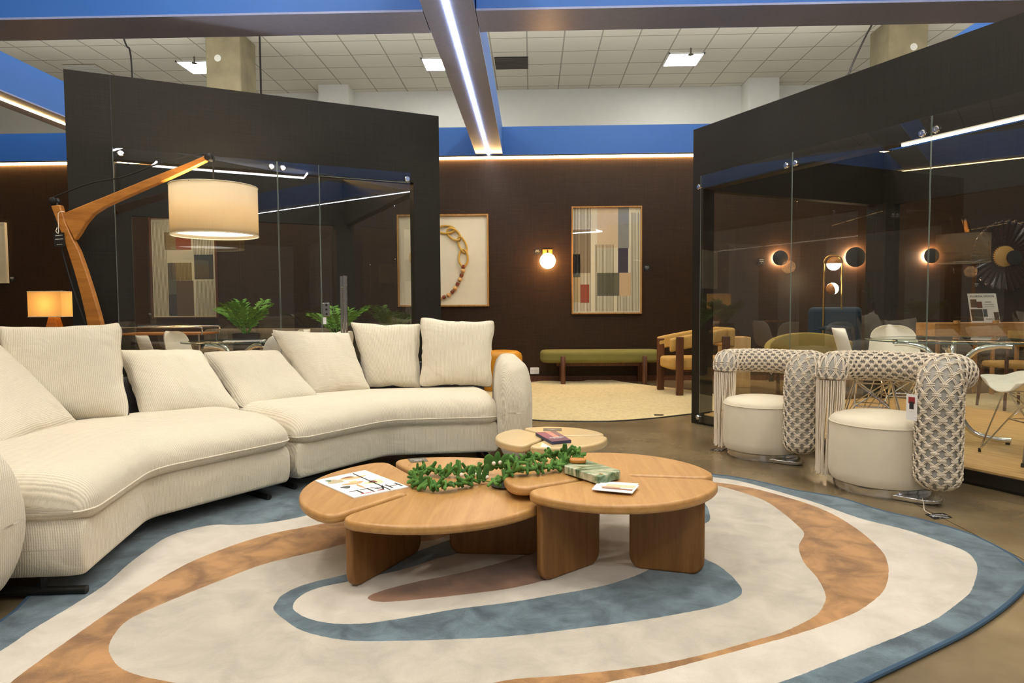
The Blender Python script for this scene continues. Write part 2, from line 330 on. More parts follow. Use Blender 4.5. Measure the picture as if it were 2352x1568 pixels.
XF = {}
def setp(o, label=None, cat=None, group=None, kind=None):
    if label: o['label'] = label
    if cat: o['category'] = cat
    if group: o['group'] = group
    if kind: o['kind'] = kind
    return o
def thing(name, label, cat, loc=(0, 0, 0), rz=0, group=None):
    o = bpy.data.objects.new(name, None); COL.objects.link(o); o.location = loc; o.rotation_euler = (0, 0, rz); o.empty_display_size = .1
    XF[o.name] = Matrix.Translation(Vector(loc)) @ Matrix.Rotation(rz, 4, 'Z')
    return setp(o, label, cat, group)
def obj(name, mb, mats, parent=None, smooth=True, bevel=0, seg=3, world=False, label=None, weld=False):
    """one mesh object; world=True: vertices are world coordinates and are brought into the parent's frame"""
    if isinstance(mats, str): mats = [mats]
    me = bpy.data.meshes.new(name); vs = mb.v
    X = XF[parent.name] if parent else Matrix.Identity(4); Xi = X.inverted() if (world and parent) else None
    off = Vector((0, 0, 0))
    if parent is None and vs:      # own origin at the base of the mesh
        mn = [min(v[k] for v in vs) for k in range(3)]; mxx = [max(v[k] for v in vs) for k in range(3)]
        off = Vector(((mn[0]+mxx[0])/2, (mn[1]+mxx[1])/2, mn[2]))
    me.from_pydata([tuple((Xi @ v) if Xi else v-off) for v in vs], [], mb.f)
    for k in mats: me.materials.append(MAT[k])
    me.polygons.foreach_set('material_index', mb.m)
    if any(mb.uv):
        ul = me.uv_layers.new(name='UVMap'); li = 0
        for p, u in zip(me.polygons, mb.uv):
            for q in range(p.loop_total):
                if u: ul.data[li].uv = u[q]
                li += 1
    bm = bmesh.new(); bm.from_mesh(me)
    if weld: bmesh.ops.remove_doubles(bm, verts=bm.verts, dist=1e-5)
    bmesh.ops.recalc_face_normals(bm, faces=bm.faces); bm.to_mesh(me); bm.free()
    if smooth:
        me.polygons.foreach_set('use_smooth', [True]*len(me.polygons))
        try: me.set_sharp_from_angle(angle=math.radians(38))
        except Exception: pass
    o = bpy.data.objects.new(name, me); COL.objects.link(o)
    if parent: o.parent = parent; XF[o.name] = XF[parent.name]
    else: o.location = off; XF[o.name] = Matrix.Translation(off)
    if bevel:
        b = o.modifiers.new('bevel', 'BEVEL'); b.width = bevel; b.segments = seg; b.limit_method = 'ANGLE'; b.angle_limit = math.radians(40); b.harden_normals = False
    if label: o['label'] = label
    return o
def dup(root, loc, rz=0, label=None, scale=None, group=None):
    r = root.copy(); COL.objects.link(r); r.location = loc; r.rotation_euler = (0, 0, rz)
    if scale: r.scale = (scale,)*3
    XF[r.name] = Matrix.Translation(Vector(loc)) @ Matrix.Rotation(rz, 4, 'Z')
    if label: r['label'] = label
    if group: r['group'] = group
    def rec(a, b):
        for ch in [c for c in bpy.data.objects if c.parent == a]:
            c = ch.copy(); COL.objects.link(c); c.parent = b; XF[c.name] = XF[b.name]; rec(ch, c)
    rec(root, r); return r
def struct(name, mb, mats, **k):
    o = obj(name, mb, mats, **k); o['kind'] = 'structure'; return o
def textmb(s, size, M, depth=.0008):
    cu = bpy.data.curves.new('t', 'FONT'); cu.body = s; cu.size = size; cu.extrude = depth; cu.align_x = 'CENTER'; cu.align_y = 'CENTER'; cu.resolution_u = 2
    t = bpy.data.objects.new('t', cu); COL.objects.link(t); bpy.context.view_layer.update()
    me = bpy.data.meshes.new_from_object(t.evaluated_get(bpy.context.evaluated_depsgraph_get()))
    mb = MB(); mb.add([v.co for v in me.vertices], [tuple(p.vertices) for p in me.polygons], M)
    bpy.data.objects.remove(t); bpy.data.curves.remove(cu); bpy.data.meshes.remove(me); return mb
def frame(o, x, y, z):      # matrix from origin and axes
    return Matrix(((x[0], y[0], z[0], o[0]), (x[1], y[1], z[1], o[1]), (x[2], y[2], z[2], o[2]), (0, 0, 0, 1)))
def cr(P, n=8, closed=False):
    P = [Vector(p) for p in P]; out = []; N = len(P)
    for i in range(N if closed else N-1):
        if closed: a, b, c, d = P[i-1], P[i], P[(i+1) % N], P[(i+2) % N]
        else: a, b, c, d = P[max(i-1, 0)], P[i], P[i+1], P[min(i+2, N-1)]
        for k in range(n):
            t = k/n; out.append(.5*((2*b)+(c-a)*t+(2*a-5*b+4*c-d)*t*t+(3*b-a-3*c+d)*t**3))
    if not closed: out.append(P[-1])
    return out
def rrect(w, h, r, n=6, cx=0, cy=0):
    pts = []
    for sx, sy, a0 in ((1, 1, 0), (-1, 1, 90), (-1, -1, 180), (1, -1, 270)):
        for k in range(n+1):
            a = math.radians(a0+90*k/n); pts.append((cx+sx*(w/2-r)+r*math.cos(a), cy+sy*(h/2-r)+r*math.sin(a)))
    return pts


# ================================================================== the hall
YB = 9.914
mb = MB(); mb.box((-14, -8, -.1), (14, 14.3, 0)); struct('floor', mb, 'polished_concrete', smooth=False)
mb = MB(); mb.box((-14, -8, CEIL), (14, 14.3, CEIL+.1)); struct('ceiling', mb, 'ceiling_tiles', smooth=False)
mb = MB(); mb.box((-14, 14.2, 0), (14, 14.4, CEIL)); struct('wall_far', mb, 'white_paint', smooth=False)
for i, (x0, x1) in enumerate(((AY(731, 215, 13.7).x, AY(800, 215, 13.7).x), (AY(1720, 197, 13.7).x, AY(1790, 197, 13.7).x))):
    mb = MB(); mb.box((x0, 13.7, 0), (x1, 14.2, CEIL)); struct('trim_%d' % (i+1), mb, 'white_paint', smooth=False)
mb = MB(); mb.box((-9.5, YB, 0), (9.5, YB+.12, 3.26)); struct('wall_back', mb, 'wall_brown', smooth=False)
mb = MB(); mb.box((-9.5, YB-.012, 0), (9.5, YB, .07)); struct('baseboard_back', mb, 'dark_wood', smooth=False)
# columns
for nm, x0, x1, lab in (('l', -5.23, -4.66, 'square bare concrete column rising behind the booth on the left'), ('r', 5.02, 5.66, 'square bare concrete column rising behind the booth on the right')):
    y0, y1 = 11.0, 11.62
    if nm == 'r': x0, x1 = 5.60, 6.20
    mb = MB(); mb.box((x0, y0, 0), (x1, y1, CEIL)); o = obj('concrete_column', mb, 'concrete_column', bevel=.02, label=lab); setp(o, cat='column')
    q = MB(); M = Matrix.Translation((x0+(.38 if nm == 'r' else .2), y0-.003, AY(528 if nm == 'l' else 2069, 133 if nm == 'l' else 108, y0).z)) @ Matrix.Rotation(PI/2, 4, 'X'); q.lathe([(.055, -.002), (.055, .002)], 20, M)
    p = obj('filler_patch', q, 'white_paint', o, world=True, label='pale round filler patch')

# blue box beams: faces blue, undersides dark, LED line along some undersides
def beam(x0, y0, x1, y1, label, led=None, z0=3.285, z1=3.675, add_uplight=True):
    t = thing('box_beam', label, 'ceiling beam', ((x0+x1)/2, (y0+y1)/2, z0), group=None)
    m = MB(); m.box((x0, y0, z0+.004), (x1, y1, z1)); obj('face_panel', m, 'beam_blue', t, world=True, smooth=False)
    m = MB(); m.box((x0-.002, y0-.002, z0-.012), (x1+.002, y1+.002, z0+.004)); obj('underside_panel', m, 'beam_underside', t, world=True, smooth=False)
    if add_uplight:   # added glow strip on the beam top, hidden from below, to brighten the ceiling
        m = MB(); xl, yl = x1-x0, y1-y0
        if xl > yl: m.box((x0+.05, (y0+y1)/2-.05, z1+.002), (x1-.05, (y0+y1)/2+.05, z1+.02))
        else: m.box(((x0+x1)/2-.05, y0+.05, z1+.002), ((x0+x1)/2+.05, y1-.05, z1+.02))
        obj('added_uplight', m, 'added_uplight_glow', t, world=True, smooth=False)
    if led:
        m = MB(); m.box(led[0], led[1]); obj('light_strip', m, led[2], t, world=True, smooth=False)
    return t
zl = 3.273
beam(-.79, -6, -.41, YB-.02, 'long blue beam with a white light line running toward the back wall', ((-.626, -6, zl-.008), (-.592, YB-.05, zl), 'led_cool'))
beam(-5.69, -6, -5.31, YB-.02, 'blue beam with a warm light line at the far left', ((-5.512, -6, zl-.008), (-5.486, YB-.05, zl), 'led_warm'))
beam(4.11, -6, 4.49, YB-.02, 'blue beam passing above the glass booth on the right', ((4.287, -6, zl-.008), (4.313, 2, zl), 'led_cool'))
beam(-5.30, 5.14, -.80, 5.53, 'blue cross beam to the left of the lit beam')
beam(-.40, 5.14, 4.10, 5.53, 'blue cross beam to the right of the lit beam')
bf = beam(-9.5, YB+.005, 9.5, YB+.3, 'blue fascia beam lying along the top of the brown wall', ((-9.5, YB-.035, 3.215), (9.5, YB-.001, 3.24), 'led_warm'), z0=3.272, add_uplight=True)
m = MB(); m.box((-9.5, YB-.05, 3.243), (9.5, YB+.004, 3.262)); obj('trim_lip', m, 'black_trim', bf, world=True, smooth=False)
beam(-5.30, .14, -.80, .53, 'blue cross beam overhead behind the viewer, left side'); beam(-.40, .14, 4.10, .53, 'blue cross beam overhead behind the viewer, right side')
t = thing('linear_lamp', 'slim U shaped white light profile hanging over the aisle', 'lamp', (.8, -.2, 3.2))
m = MB(); m.tube([(-.05, -.30, 3.2), (.05, -.64, 3.2), (2.0, .35, 3.2), (1.8, .7, 3.2)], .016, 8); obj('light_strip', m, 'led_cool', t, world=True)

# recessed ceiling panels, vents, sprinklers
def cpanel(cx, cy, label):
    t = thing('ceiling_light', label, 'ceiling light', (cx, cy, CEIL-.02), group=None); m = MB()
    m.box((-.30, -.30, 0), (.30, .30, .012)); obj('diffuser', m, 'panel_light', t, smooth=False)
    m = MB()
    for a, b in (((-.32, -.32, -.004), (.32, -.295, .02)), ((-.32, .295, -.004), (.32, .32, .02)), ((-.32, -.32, -.004), (-.295, .32, .02)), ((.295, -.32, -.004), (.32, .32, .02))): m.box(a, b)
    obj('frame', m, 'white_paint', t, smooth=False)
for px, py, lab in ((1569, 135, 'lit square ceiling panel right of the vent'), (1012, 146, 'lit square ceiling panel partly hidden by the central blue beam'), (462, 153, 'lit square ceiling panel beside the left concrete column'), (2128, 118, 'lit ceiling panel just peeking over the right booth')):
    g = G(px, py, CEIL); cpanel(g.x, g.y, lab)
for x, y, lab in ((-7.5, 9, 'lit ceiling panel beyond the left edge of the view'), (8.5, 9, 'lit ceiling panel beyond the right edge of the view')): cpanel(x, y, lab)
def vent(px, py, lab, back='black_trim', lv='grey_card'):
    g = G(px, py, CEIL); t = thing('ceiling_vent', lab, 'vent', (g.x, g.y, CEIL-.02)); m = MB()
    m.box((-.3, -.3, .004), (.3, .3, .018)); obj('backing', m, back, t, smooth=False)
    m = MB()
    for k in range(12): m.box((-.3, -.29+k*.05, -.004), (.3, -.272+k*.05, .004))
    obj('louvre', m, lv, t, smooth=False)
vent(1175, 144, 'dark louvred square vent in the ceiling beside the central beam'); vent(205, 160, 'louvred ceiling vent above the left booth corner', 'concrete_column', 'white_paint')
for px, py, lab in ((446, 130, 'ceiling sprinkler head near the left column'), (1587, 110, 'ceiling sprinkler head behind the right ceiling panel')):
    g = G(px, py, CEIL); t = thing('sprinkler', lab, 'sprinkler', (g.x, g.y, CEIL-.12)); m = MB(); m.tube([(0, 0, 0), (0, 0, .12)], .012); obj('pipe', m, 'grey_card', t)
    m = MB(); m.lathe([(.05, .0), (.05, .01)], 12); obj('deflector', m, 'grey_card', t)
# hanging cables
def cable(name, pts, label, r=.012):
    m = MB(); m.tube(cr(pts, 6), r, 6); setp(obj(name, m, 'black_trim'), label, 'cable')
a = G(283, 84, CEIL); cable('hanging_cable', [AY(283, 84, 9)+Vector((-.3, 0, 1.2)), AY(283, 84, 9), AY(298, 115, 9), AY(304, 178, 9), AY(305, 260, 9)], 'thin black cable hanging behind the left booth')
cable('hanging_cable', [AY(2010, 40, 9), AY(2003, 56, 9), AY(1980, 100, 9), AY(1950, 170, 9), AY(1946, 230, 9)], 'thin black cable hanging in front of the right concrete column')
m = MB(); m.box((AY(594, 80, 10.9).x, 10.9, 0), (AY(597, 80, 10.9).x, 10.93, CEIL)); setp(obj('conduit', m, 'black_trim', smooth=False), 'dark conduit running up beside the left concrete column', 'pipe')

# ================================================================== glass booths
def bolt(p, n, parent):      # standoff bolt on the outside of the glass
    m = MB(); z = Vector(n).normalized(); x = Vector((0, 0, 1)).cross(z).normalized(); M = frame(p, x, z.cross(x), z)
    m.lathe([(.009, -.03), (.009, .0), (.022, .0), (.022, .012), (.017, .017), (.006, .017), (.005, .013)], 16, M); obj('standoff_bolt', m, 'chrome', parent, world=True)
def booth(name, label, O, ang, Lx, Ly, ztop, zh, zf, wl, wr, panes_front, side_panes, plinth=.09, inner_mat='booth_dark'):
    """O: near-left plan corner of the front face; front runs along ang for Lx, depth Ly to its left"""
    a = math.radians(ang); ux = Vector((math.cos(a), math.sin(a), 0)); uy = Vector((-math.sin(a), math.cos(a), 0)); Z = Vector((0, 0, 1))
    t = thing(name, label, 'booth', (O[0], O[1], 0), a); th = .10
    def B(x0, y0, z0, x1, y1, z1): q = MB(); q.box((x0, y0, z0), (x1, y1, z1)); return q
    # header ring, four walls joined at the corners
    obj('header_panel', B(0, 0, zh, Lx, th, ztop), 'booth_dark', t, smooth=False)
    obj('header_panel', B(0, Ly-th, zh, Lx, Ly, ztop), 'booth_dark', t, smooth=False)
    obj('header_panel', B(0, th, zh, th, Ly-th, ztop), 'booth_dark', t, smooth=False)
    obj('header_panel', B(Lx-th, th, zh, Lx, Ly-th, ztop), 'booth_dark', t, smooth=False)
    obj('post', B(0, 0, 0, wl, th, zh), 'booth_dark', t, smooth=False); obj('post', B(Lx-wr, 0, 0, Lx, th, zh), 'booth_dark', t, smooth=False)
    obj('post', B(0, Ly-.22, 0, .22, Ly, zh), 'booth_dark', t, smooth=False); obj('post', B(Lx-.22, Ly-.22, 0, Lx, Ly, zh), 'booth_dark', t, smooth=False)
    obj('post', B(0, th, 0, th, .16, zh), 'booth_dark', t, smooth=False); obj('post', B(Lx-th, th, 0, Lx, .16, zh), 'booth_dark', t, smooth=False)
    obj('plinth', B(.02, .02, 0, Lx-.02, Ly-.02, plinth-.012), 'black_trim', t, smooth=False)
    obj('floor_panel', B(.1, .03, plinth-.012, Lx-.1, Ly-.03, plinth), 'bamboo_floor', t, smooth=False)
    # back and side glass
    def pane(x0, y0, x1, y1, z0=plinth, z1=zh): return obj('glass_pane', B(x0, y0, z0, x1, y1, z1), 'glass_clear', t, smooth=False)
    n = side_panes[0]; W = (Lx-.44)/n
    for k in range(n): pane(.22+k*W+.004, Ly-.06, .22+(k+1)*W-.004, Ly-.052)
    n = side_panes[1]; W = (Ly-.38)/n
    for k in range(n):
        pane(.05, .16+k*W+.004, .058, .16+(k+1)*W-.004); pane(Lx-.058, .16+k*W+.004, Lx-.05, .16+(k+1)*W-.004)
    return t, ux, uy

# ---- left booth
LO = (-3.125, 4.54); LA = 28.0; LL = 2.66
bl, ux, uy = booth('glass_booth', 'dark framed glass booth on the left behind the curved sofa', LO, LA, LL, 3.3, 2.69, 2.12, .05, .27, .23, None, (2, 3), plinth=.06)
def lf(px, py): return (PLN(px, py, LO, LA)-Vector((LO[0], LO[1], 0))).dot(ux)
seam = MB(); s0 = lf(255, 250); seam.box((s0-.003, -.002, 0), (s0+.003, .001, 2.69)); obj('panel_joint', seam, 'black_trim', bl, smooth=False)
x0, x1, x2, x3 = lf(265, 500), lf(638, 500), lf(733, 500), lf(942, 500)
ztg = 2.19
for xa, xb in ((x0, x1-.003), (x1+.003, x2-.003)):
    m = MB(); m.box((xa, -.035, .03), (xb, -.025, ztg)); p = obj('glass_pane', m, 'glass_clear', bl, smooth=False)
    m = MB(); m.box((xa-.001, -.0358, .03), (xa+.0015, -.033, ztg)); m.box((xb-.0015, -.0358, .03), (xb+.001, -.033, ztg)); obj('polished_edge', m, 'glass_edge', p, smooth=False)
m = MB(); m.box((x2, -.035, 2.115), (x3, -.025, ztg)); obj('transom_pane', m, 'glass_clear', bl, smooth=False)
m = MB(); m.box((x2+.002, -.035, .05), (x3-.01, -.025, 2.108)); door = obj('door', m, 'glass_clear', bl, smooth=False, label='clear glass swing door')
m = MB(); m.box((x2+.001, -.0358, .05), (x2+.0035, -.033, 2.108)); m.box((x2, -.036, 2.106), (x3-.01, -.024, 2.109)); obj('polished_edge', m, 'glass_edge', door, smooth=False)
hx = lf(788, 700)
for yy in (-.085, .025):
    m = MB(); m.tube([(hx, yy, .72), (hx, yy, 1.335)], .0165, 16); obj('handle', m, 'chrome', door)
for hz in (.84, 1.24):
    m = MB(); m.tube([(hx, -.085, hz), (hx, .025, hz)], .011, 12); obj('handle_bolt', m, 'chrome', door)
lx = lf(738, 710)
m = MB(); m.prism(rrect(.055, .105, .008, 3), 0, .01, Matrix.Translation((lx+.03, -.036, 1.07)) @ Matrix.Rotation(PI/2, 4, 'X')); lk = obj('lock', m, 'chrome', door, bevel=.002)
m = MB()
for dz in (-.035, 0, .035): m.lathe([(.009, 0), (.009, .004)], 12, Matrix.Translation((lx+.03, -.046, 1.07+dz)) @ Matrix.Rotation(PI/2, 4, 'X'))
obj('lock_screw', m, 'black_trim', lk)
m = MB(); m.box((lx+.005, -.037, .955), (lx+.03, -.0355, 1.01)); obj('sticker', m, 'paper_white', door, smooth=False)
for px, py in ((278, 355), (622, 385), (648, 388), (932, 413)):
    P = PLN(px, py, (LO[0]-ux.y*-.035*0, LO[1]), LA); bolt(P-uy*.036, -uy, bl)
# ---- right booth
RO = (1.475, 6.303); RA = -63.0; RL = 6.4
br, ux2, uy2 = booth('glass_booth', 'dark framed glass booth on the right behind the rope armchairs', RO, RA, RL, 2.55, 2.675, 2.122, .09, .14, .3, None, (4, 2), plinth=.10)
def rf(px, py): return (PLN(px, py, RO, RA)-Vector((RO[0], RO[1], 0))).dot(ux2)
ss = [rf(1614, 700), rf(1826, 500), rf(2143, 500)]; ss += [ss[2]+(ss[2]-ss[1]), ss[2]+2*(ss[2]-ss[1]), ss[2]+3*(ss[2]-ss[1])]
for xa, xb in zip(ss[:-1], ss[1:]):
    m = MB(); m.box((xa+.003, -.035, .03), (xb-.003, -.025, 2.235)); p = obj('glass_pane', m, 'glass_clear', br, smooth=False)
    m = MB(); m.box((xa+.002, -.0358, .03), (xa+.004, -.033, 2.235)); m.box((xb-.004, -.0358, .03), (xb-.002, -.033, 2.235)); obj('polished_edge', m, 'glass_edge', p, smooth=False)
for px, py in ((1614, 430), (1815, 381), (1836, 376), (2128, 308), (2160, 299), (1611, 957)):
    P = PLN(px, py, RO, RA); bolt(P-uy2*.036, -uy2, br)

# ================================================================== things on the back wall
def stripes(mb, x0, x1, z0, z1, n, y, wd=.35):
    st = (x1-x0)/n
    for k in range(n): mb.box((x0+k*st, y-.0006, z0), (x0+k*st+st*wd, y, z1))
def art(px0, py0, px1, py1, label, fw=.025, mirror=False, wall=YB, fm='frame_wood'):
    a = AY(px0, py0, wall-.04); b = AY(px1, py1, wall-.04); x0, x1 = a.x, b.x; z1, z0 = a.z, b.z
    t = thing('framed_art', label, 'picture', ((x0+x1)/2, wall, z0)); m = MB()
    for p, q in (((x0, z0), (x1, z0+fw)), ((x0, z1-fw), (x1, z1)), ((x0, z0+fw), (x0+fw, z1-fw)), ((x1-fw, z0+fw), (x1, z1-fw))): m.box((p[0], wall-.045, p[1]), (q[0], wall, q[1]))
    obj('frame', m, fm, t, world=True, smooth=False); return t, x0+fw, z0+fw, x1-fw, z1-fw
# striped print
def striped(t, x0, z0, x1, z1, blocks, bands, wall=YB):
    y = wall-.012; m = MB(); mats = ['mat_cream']; m.box((x0, y, z0), (x1, wall-.002, z1)); W = x1-x0; H = z1-z0
    dk = pal(70, 66, 50); mats.append(dk)
    for u0, v0, u1, v1, c in blocks:
        k = pal(*c)
        if k not in mats: mats.append(k)
        m.mat(mats.index(k)); m.box((x0+u0*W, y-.0008, z1-v1*H), (x0+u1*W, y, z1-v0*H))
    m.mat(1)
    for u0, v0, u1, v1, n in bands: stripes(m, x0+u0*W, x0+u1*W, z1-v1*H, z1-v0*H, n, y-.0008, .28)
    obj('print', m, mats, t, world=True, smooth=False)
    g = MB(); g.box((x0, wall-.034, z0), (x1, wall-.031, z1)); obj('glazing', g, 'glass_clear', t, world=True, smooth=False)
t, *r = art(1313, 474, 1474, 720, 'striped geometric print with a small red block, hanging by the globe sconce', fw=.018)
striped(t, *r, [(.0, .2, .26, .62, (150, 130, 104)), (.0, .44, .11, .66, (88, 92, 84)), (.0, .66, .11, .90, (206, 180, 134)), (.115, .73, .245, .905, (172, 72, 42)),
    (.36, .0, .67, .38, (214, 190, 156)), (.67, .0, .83, .385, (140, 138, 134)), (.67, .385, .82, .62, (64, 54, 70)), (.36, .62, .69, .84, (104, 100, 80)), (.69, .62, .86, .84, (208, 176, 136))],
    [(.0, .0, .28, .99, 13), (.33, .35, .62, .99, 14), (.66, .84, .86, .99, 9), (.86, .05, .99, .99, 6)])
t, *r = art(341, 498, 500, 730, 'striped geometric print with grey and navy blocks seen through the left booth', fw=.018, fm='dark_wood')
striped(t, *r, [(.38, .0, .62, .32, (150, 60, 34)), (.2, .14, .38, .32, (140, 116, 74)), (.66, .37, .96, .47, (58, 66, 66)), (.66, .47, .96, .62, (66, 58, 48)), (.24, .45, .37, .62, (88, 78, 66)), (.37, .45, .62, .63, (150, 128, 78)),
    (.24, .62, .37, .77, (92, 92, 82)), (.24, .77, .37, .99, (54, 52, 54)), (.37, .63, .64, .99, (98, 76, 56))], [(.02, .03, .24, .99, 11), (.38, .45, .62, .63, 11), (.66, .12, .97, .37, 13), (.68, .63, .98, .99, 15), (.24, .03, .38, .14, 6)])
# chain-and-bead relief
t, x0, z0, x1, z1 = art(911, 493, 1123, 703, 'deep oak box frame holding a rope chain and wooden bead necklace', fw=.022)
m = MB(); m.box((x0, YB-.01, z0), (x1, YB-.002, z1)); obj('mount', m, 'mat_cream', t, world=True, smooth=False)
Yc = YB-.03
def W(px, py): p = AY(px, py, Yc); return Vector((p.x, Yc, p.z))
def link(cx, cy, L, wd, ang, tw=0):
    c = W(cx, cy); a = math.radians(ang); m = MB(); pts = []
    for k in range(28):
        q = 2*PI*k/28; u = L/2*math.cos(q); v = wd/2*math.sin(q); pts.append(c+Vector((u*math.cos(a)-v*math.sin(a), .010*math.sin(2*q)+tw, u*math.sin(a)+v*math.cos(a))))
    m.tube(pts, .0145, 8, closed=True); obj('chain_link', m, 'rope_mustard', t, world=True)
link(1024, 527, .25, .11, 0); link(1042, 538, .22, .13, -40, -.006); link(1062, 562, .24, .10, -68); link(1064, 592, .24, .13, 90, -.006)
link(985, 530, .25, .11, 14, -.006); link(962, 552, .24, .12, 50); link(952, 588, .25, .11, 85, -.006)
path = [W(*p) for p in ((1064, 612), (1063, 622), (1060, 632), (1056, 642), (1051, 652), (1045, 662), (1039, 670), (1030, 677), (1020, 682), (1010, 685), (999, 686), (988, 682), (978, 675), (968, 664), (960, 650), (954, 634), (951, 618))]
for k, p in enumerate(path):
    m = MB(); d = (path[min(k+1, len(path)-1)]-path[max(k-1, 0)]).normalized(); X = Vector((0, -1, 0)); M = frame(p, d, X.cross(d), X)
    if k % 2 == 0: m.lathe([(.025, -.024), (.028, -.01), (.028, .01), (.025, .024)], 14, M @ Matrix.Rotation(PI/2, 4, 'Y')); obj('bead', m, 'red_bead', t, world=True)
    else: m.sphere((0, 0, 0), .032, 14, 8, M); obj('bead', m, 'wood_bead', t, world=True)
# canvas at the far left edge
t, x0, z0, x1, z1 = art(-120, 512, 17, 650, 'pale canvas panel at the left edge of the brown wall', fw=.02, fm='mat_cream')
m = MB(); m.box((x0, YB-.035, z0), (x1, YB-.002, z1)); obj('canvas', m, 'canvas_white', t, world=True, smooth=False)
# small black wall labels
def wall_tag(px, py, wpx, hpx, label, lines=('HAMMO-C', 'QUADRO', 'R$')):
    a = AY(px-wpx/2, py-hpx/2, YB-.005); b = AY(px+wpx/2, py+hpx/2, YB-.005); t = thing('wall_label', label, 'label', ((a.x+b.x)/2, YB, b.z)); m = MB(); m.box((a.x, YB-.006, b.z), (b.x, YB, a.z)); obj('card', m, 'black_card', t, world=True, smooth=False)
    for k, s in enumerate(lines):
        M = Matrix.Translation(((a.x+b.x)/2, YB-.0068, a.z+(b.z-a.z)*(.25+.26*k))) @ Matrix.Rotation(PI/2, 4, 'X'); obj('lettering', textmb(s, (a.z-b.z)*(.15 if k < 2 else .10), M), 'paper_white', t, world=True, smooth=False)
wall_tag(1234, 578, 14, 13, 'small black label left of the globe sconce', ('HAMMO', 'ARANDELA', '...')); wall_tag(1486, 615, 15, 13, 'small black label right of the red block print')
wall_tag(28, 640, 13, 12, 'small black label beside the pale canvas'); wall_tag(345, 722, 10, 10, 'small black label below left of the print seen through glass')
wall_tag(1749, 600, 14, 14, 'small black label left of the first round backlit sconce'); wall_tag(2243, 654, 14, 12, 'small black label below left of the fluted wall lamp')
# globe sconce
c = AY(1258, 599, YB-.14); t = thing('globe_sconce', 'wall lamp with a glowing globe under a square wooden plate', 'wall lamp', (c.x, YB, c.z)); m = MB()
m.box((c.x-.072, YB-.02, c.z+.03), (c.x+.072, YB, c.z+.175)); obj('back_plate', m, 'lamp_wood', t, world=True, bevel=.003)
m = MB(); m.tube([(c.x, YB-.02, c.z+.14), (c.x, YB-.1, c.z+.15), (c.x, YB-.14, c.z+.12), (c.x, YB-.14, c.z+.10)], .009, 8); m.lathe([(.02, .095), (.026, .118), (.016, .125)], 16, Matrix.Translation((c.x, YB-.14, c.z))); obj('arm', m, 'black_trim', t, world=True)
m = MB(); m.sphere((c.x, YB-.14, c.z), .112, 32, 20); obj('globe', m, 'globe_glow', t, world=True)
l = bpy.data.lights.new('sconce_light', 'POINT'); l.energy = 5; l.color = (1, .48, .18); l.shadow_soft_size = .03; lo = bpy.data.objects.new('sconce_light', l); COL.objects.link(lo); lo.location = (c.x, YB-.28, c.z-.02)
# outlet
p = AY(1228, 851, YB); t = thing('wall_socket', 'white wall socket plate low on the brown wall beside the bench', 'socket', (p.x, YB, p.z-.05)); m = MB(); m.prism(rrect(.13, .095, .006, 3), 0, .01, Matrix.Translation((p.x, YB, p.z)) @ Matrix.Rotation(PI/2, 4, 'X')); obj('plate', m, 'paper_white', t, world=True, bevel=.002)
m = MB()
for k in (-1, 0, 1):
    for q in ((-.006, .008), (.006, .008), (0, -.008)): m.lathe([(.003, 0), (.003, .002)], 8, Matrix.Translation((p.x+k*.032+q[0], YB-.010, p.z+q[1])) @ Matrix.Rotation(PI/2, 4, 'X'))
obj('socket_hole', m, 'black_trim', t, world=True)
# round backlit sconces behind the right booth
for px, py, r, lab in ((1793, 592, .108, 'small round black backlit wall disc, left of the brass floor lamp'), (1966, 590, .142, 'larger round black backlit wall disc, right of the brass floor lamp'), (2141, 587, .106, 'small round black backlit wall disc near the fluted wall lamp')):
    c = AY(px, py, YB-.07); t = thing('disc_sconce', lab, 'wall lamp', (c.x, YB, c.z)); M = Matrix.Translation((c.x, YB, c.z)) @ Matrix.Rotation(PI/2, 4, 'X')
    m = MB(); m.lathe([(0.001, .082), (r*.7, .078), (r, .062), (r, .055), (0.001, .055)], 40, M, cap=False); obj('disc', m, 'black_disc', t, world=True)
    m = MB(); m.lathe([(r*.72, .02), (r*.72, .05)], 32, M); obj('light_ring', m, 'halo_glow', t, world=True)
    m = MB(); m.lathe([(r*.5, 0), (r*.5, .02)], 24, M); obj('wall_mount', m, 'black_trim', t, world=True)
# fluted wall lamp
c = AY(2312, 588, YB-.1); t = thing('fluted_wall_lamp', 'large dark brown fluted glass wall lamp with a round amber centre', 'wall lamp', (c.x, YB, c.z)); M = Matrix.Translation((c.x, YB-.02, c.z)) @ Matrix.Rotation(PI/2, 4, 'X')
m = MB(); NF = 32
def fl(u, v):
    a = 2*PI*u; rr = .16+.34*v; wv = .022*v*math.cos(NF*a); return Vector((math.cos(a)*(rr+.01*math.cos(NF*a)), math.sin(a)*(rr+.01*math.cos(NF*a)), .05+.05*v+wv))
m.grid(fl, NF*8, 8, cu=True, M=M); o = obj('fluted_disc', m, 'brown_glass', t, world=True); sd = o.modifiers.new('thickness', 'SOLIDIFY'); sd.thickness = .006
m = MB(); m.lathe([(.001, .09), (.10, .085), (.145, .06), (.15, .03), (.15, 0)], 32, M, cap=False); obj('centre_glass', m, 'amber', t, world=True)
m = MB(); m.lathe([(.10, .0), (.10, .10), (.001, .105)], 32, Matrix.Translation((c.x+.09, YB-.04, c.z-.02)) @ Matrix.Rotation(PI/2, 4, 'X'), cap=False); obj('cover_disc', m, 'black_disc', t, world=True)


# light line under the header of the right booth
m = MB(); m.box((rf(2060, 339), .045, 2.109), (RL-.35, .062, 2.121)); obj('light_strip', m, 'led_booth', br, smooth=False, label='lit white light line under the header')

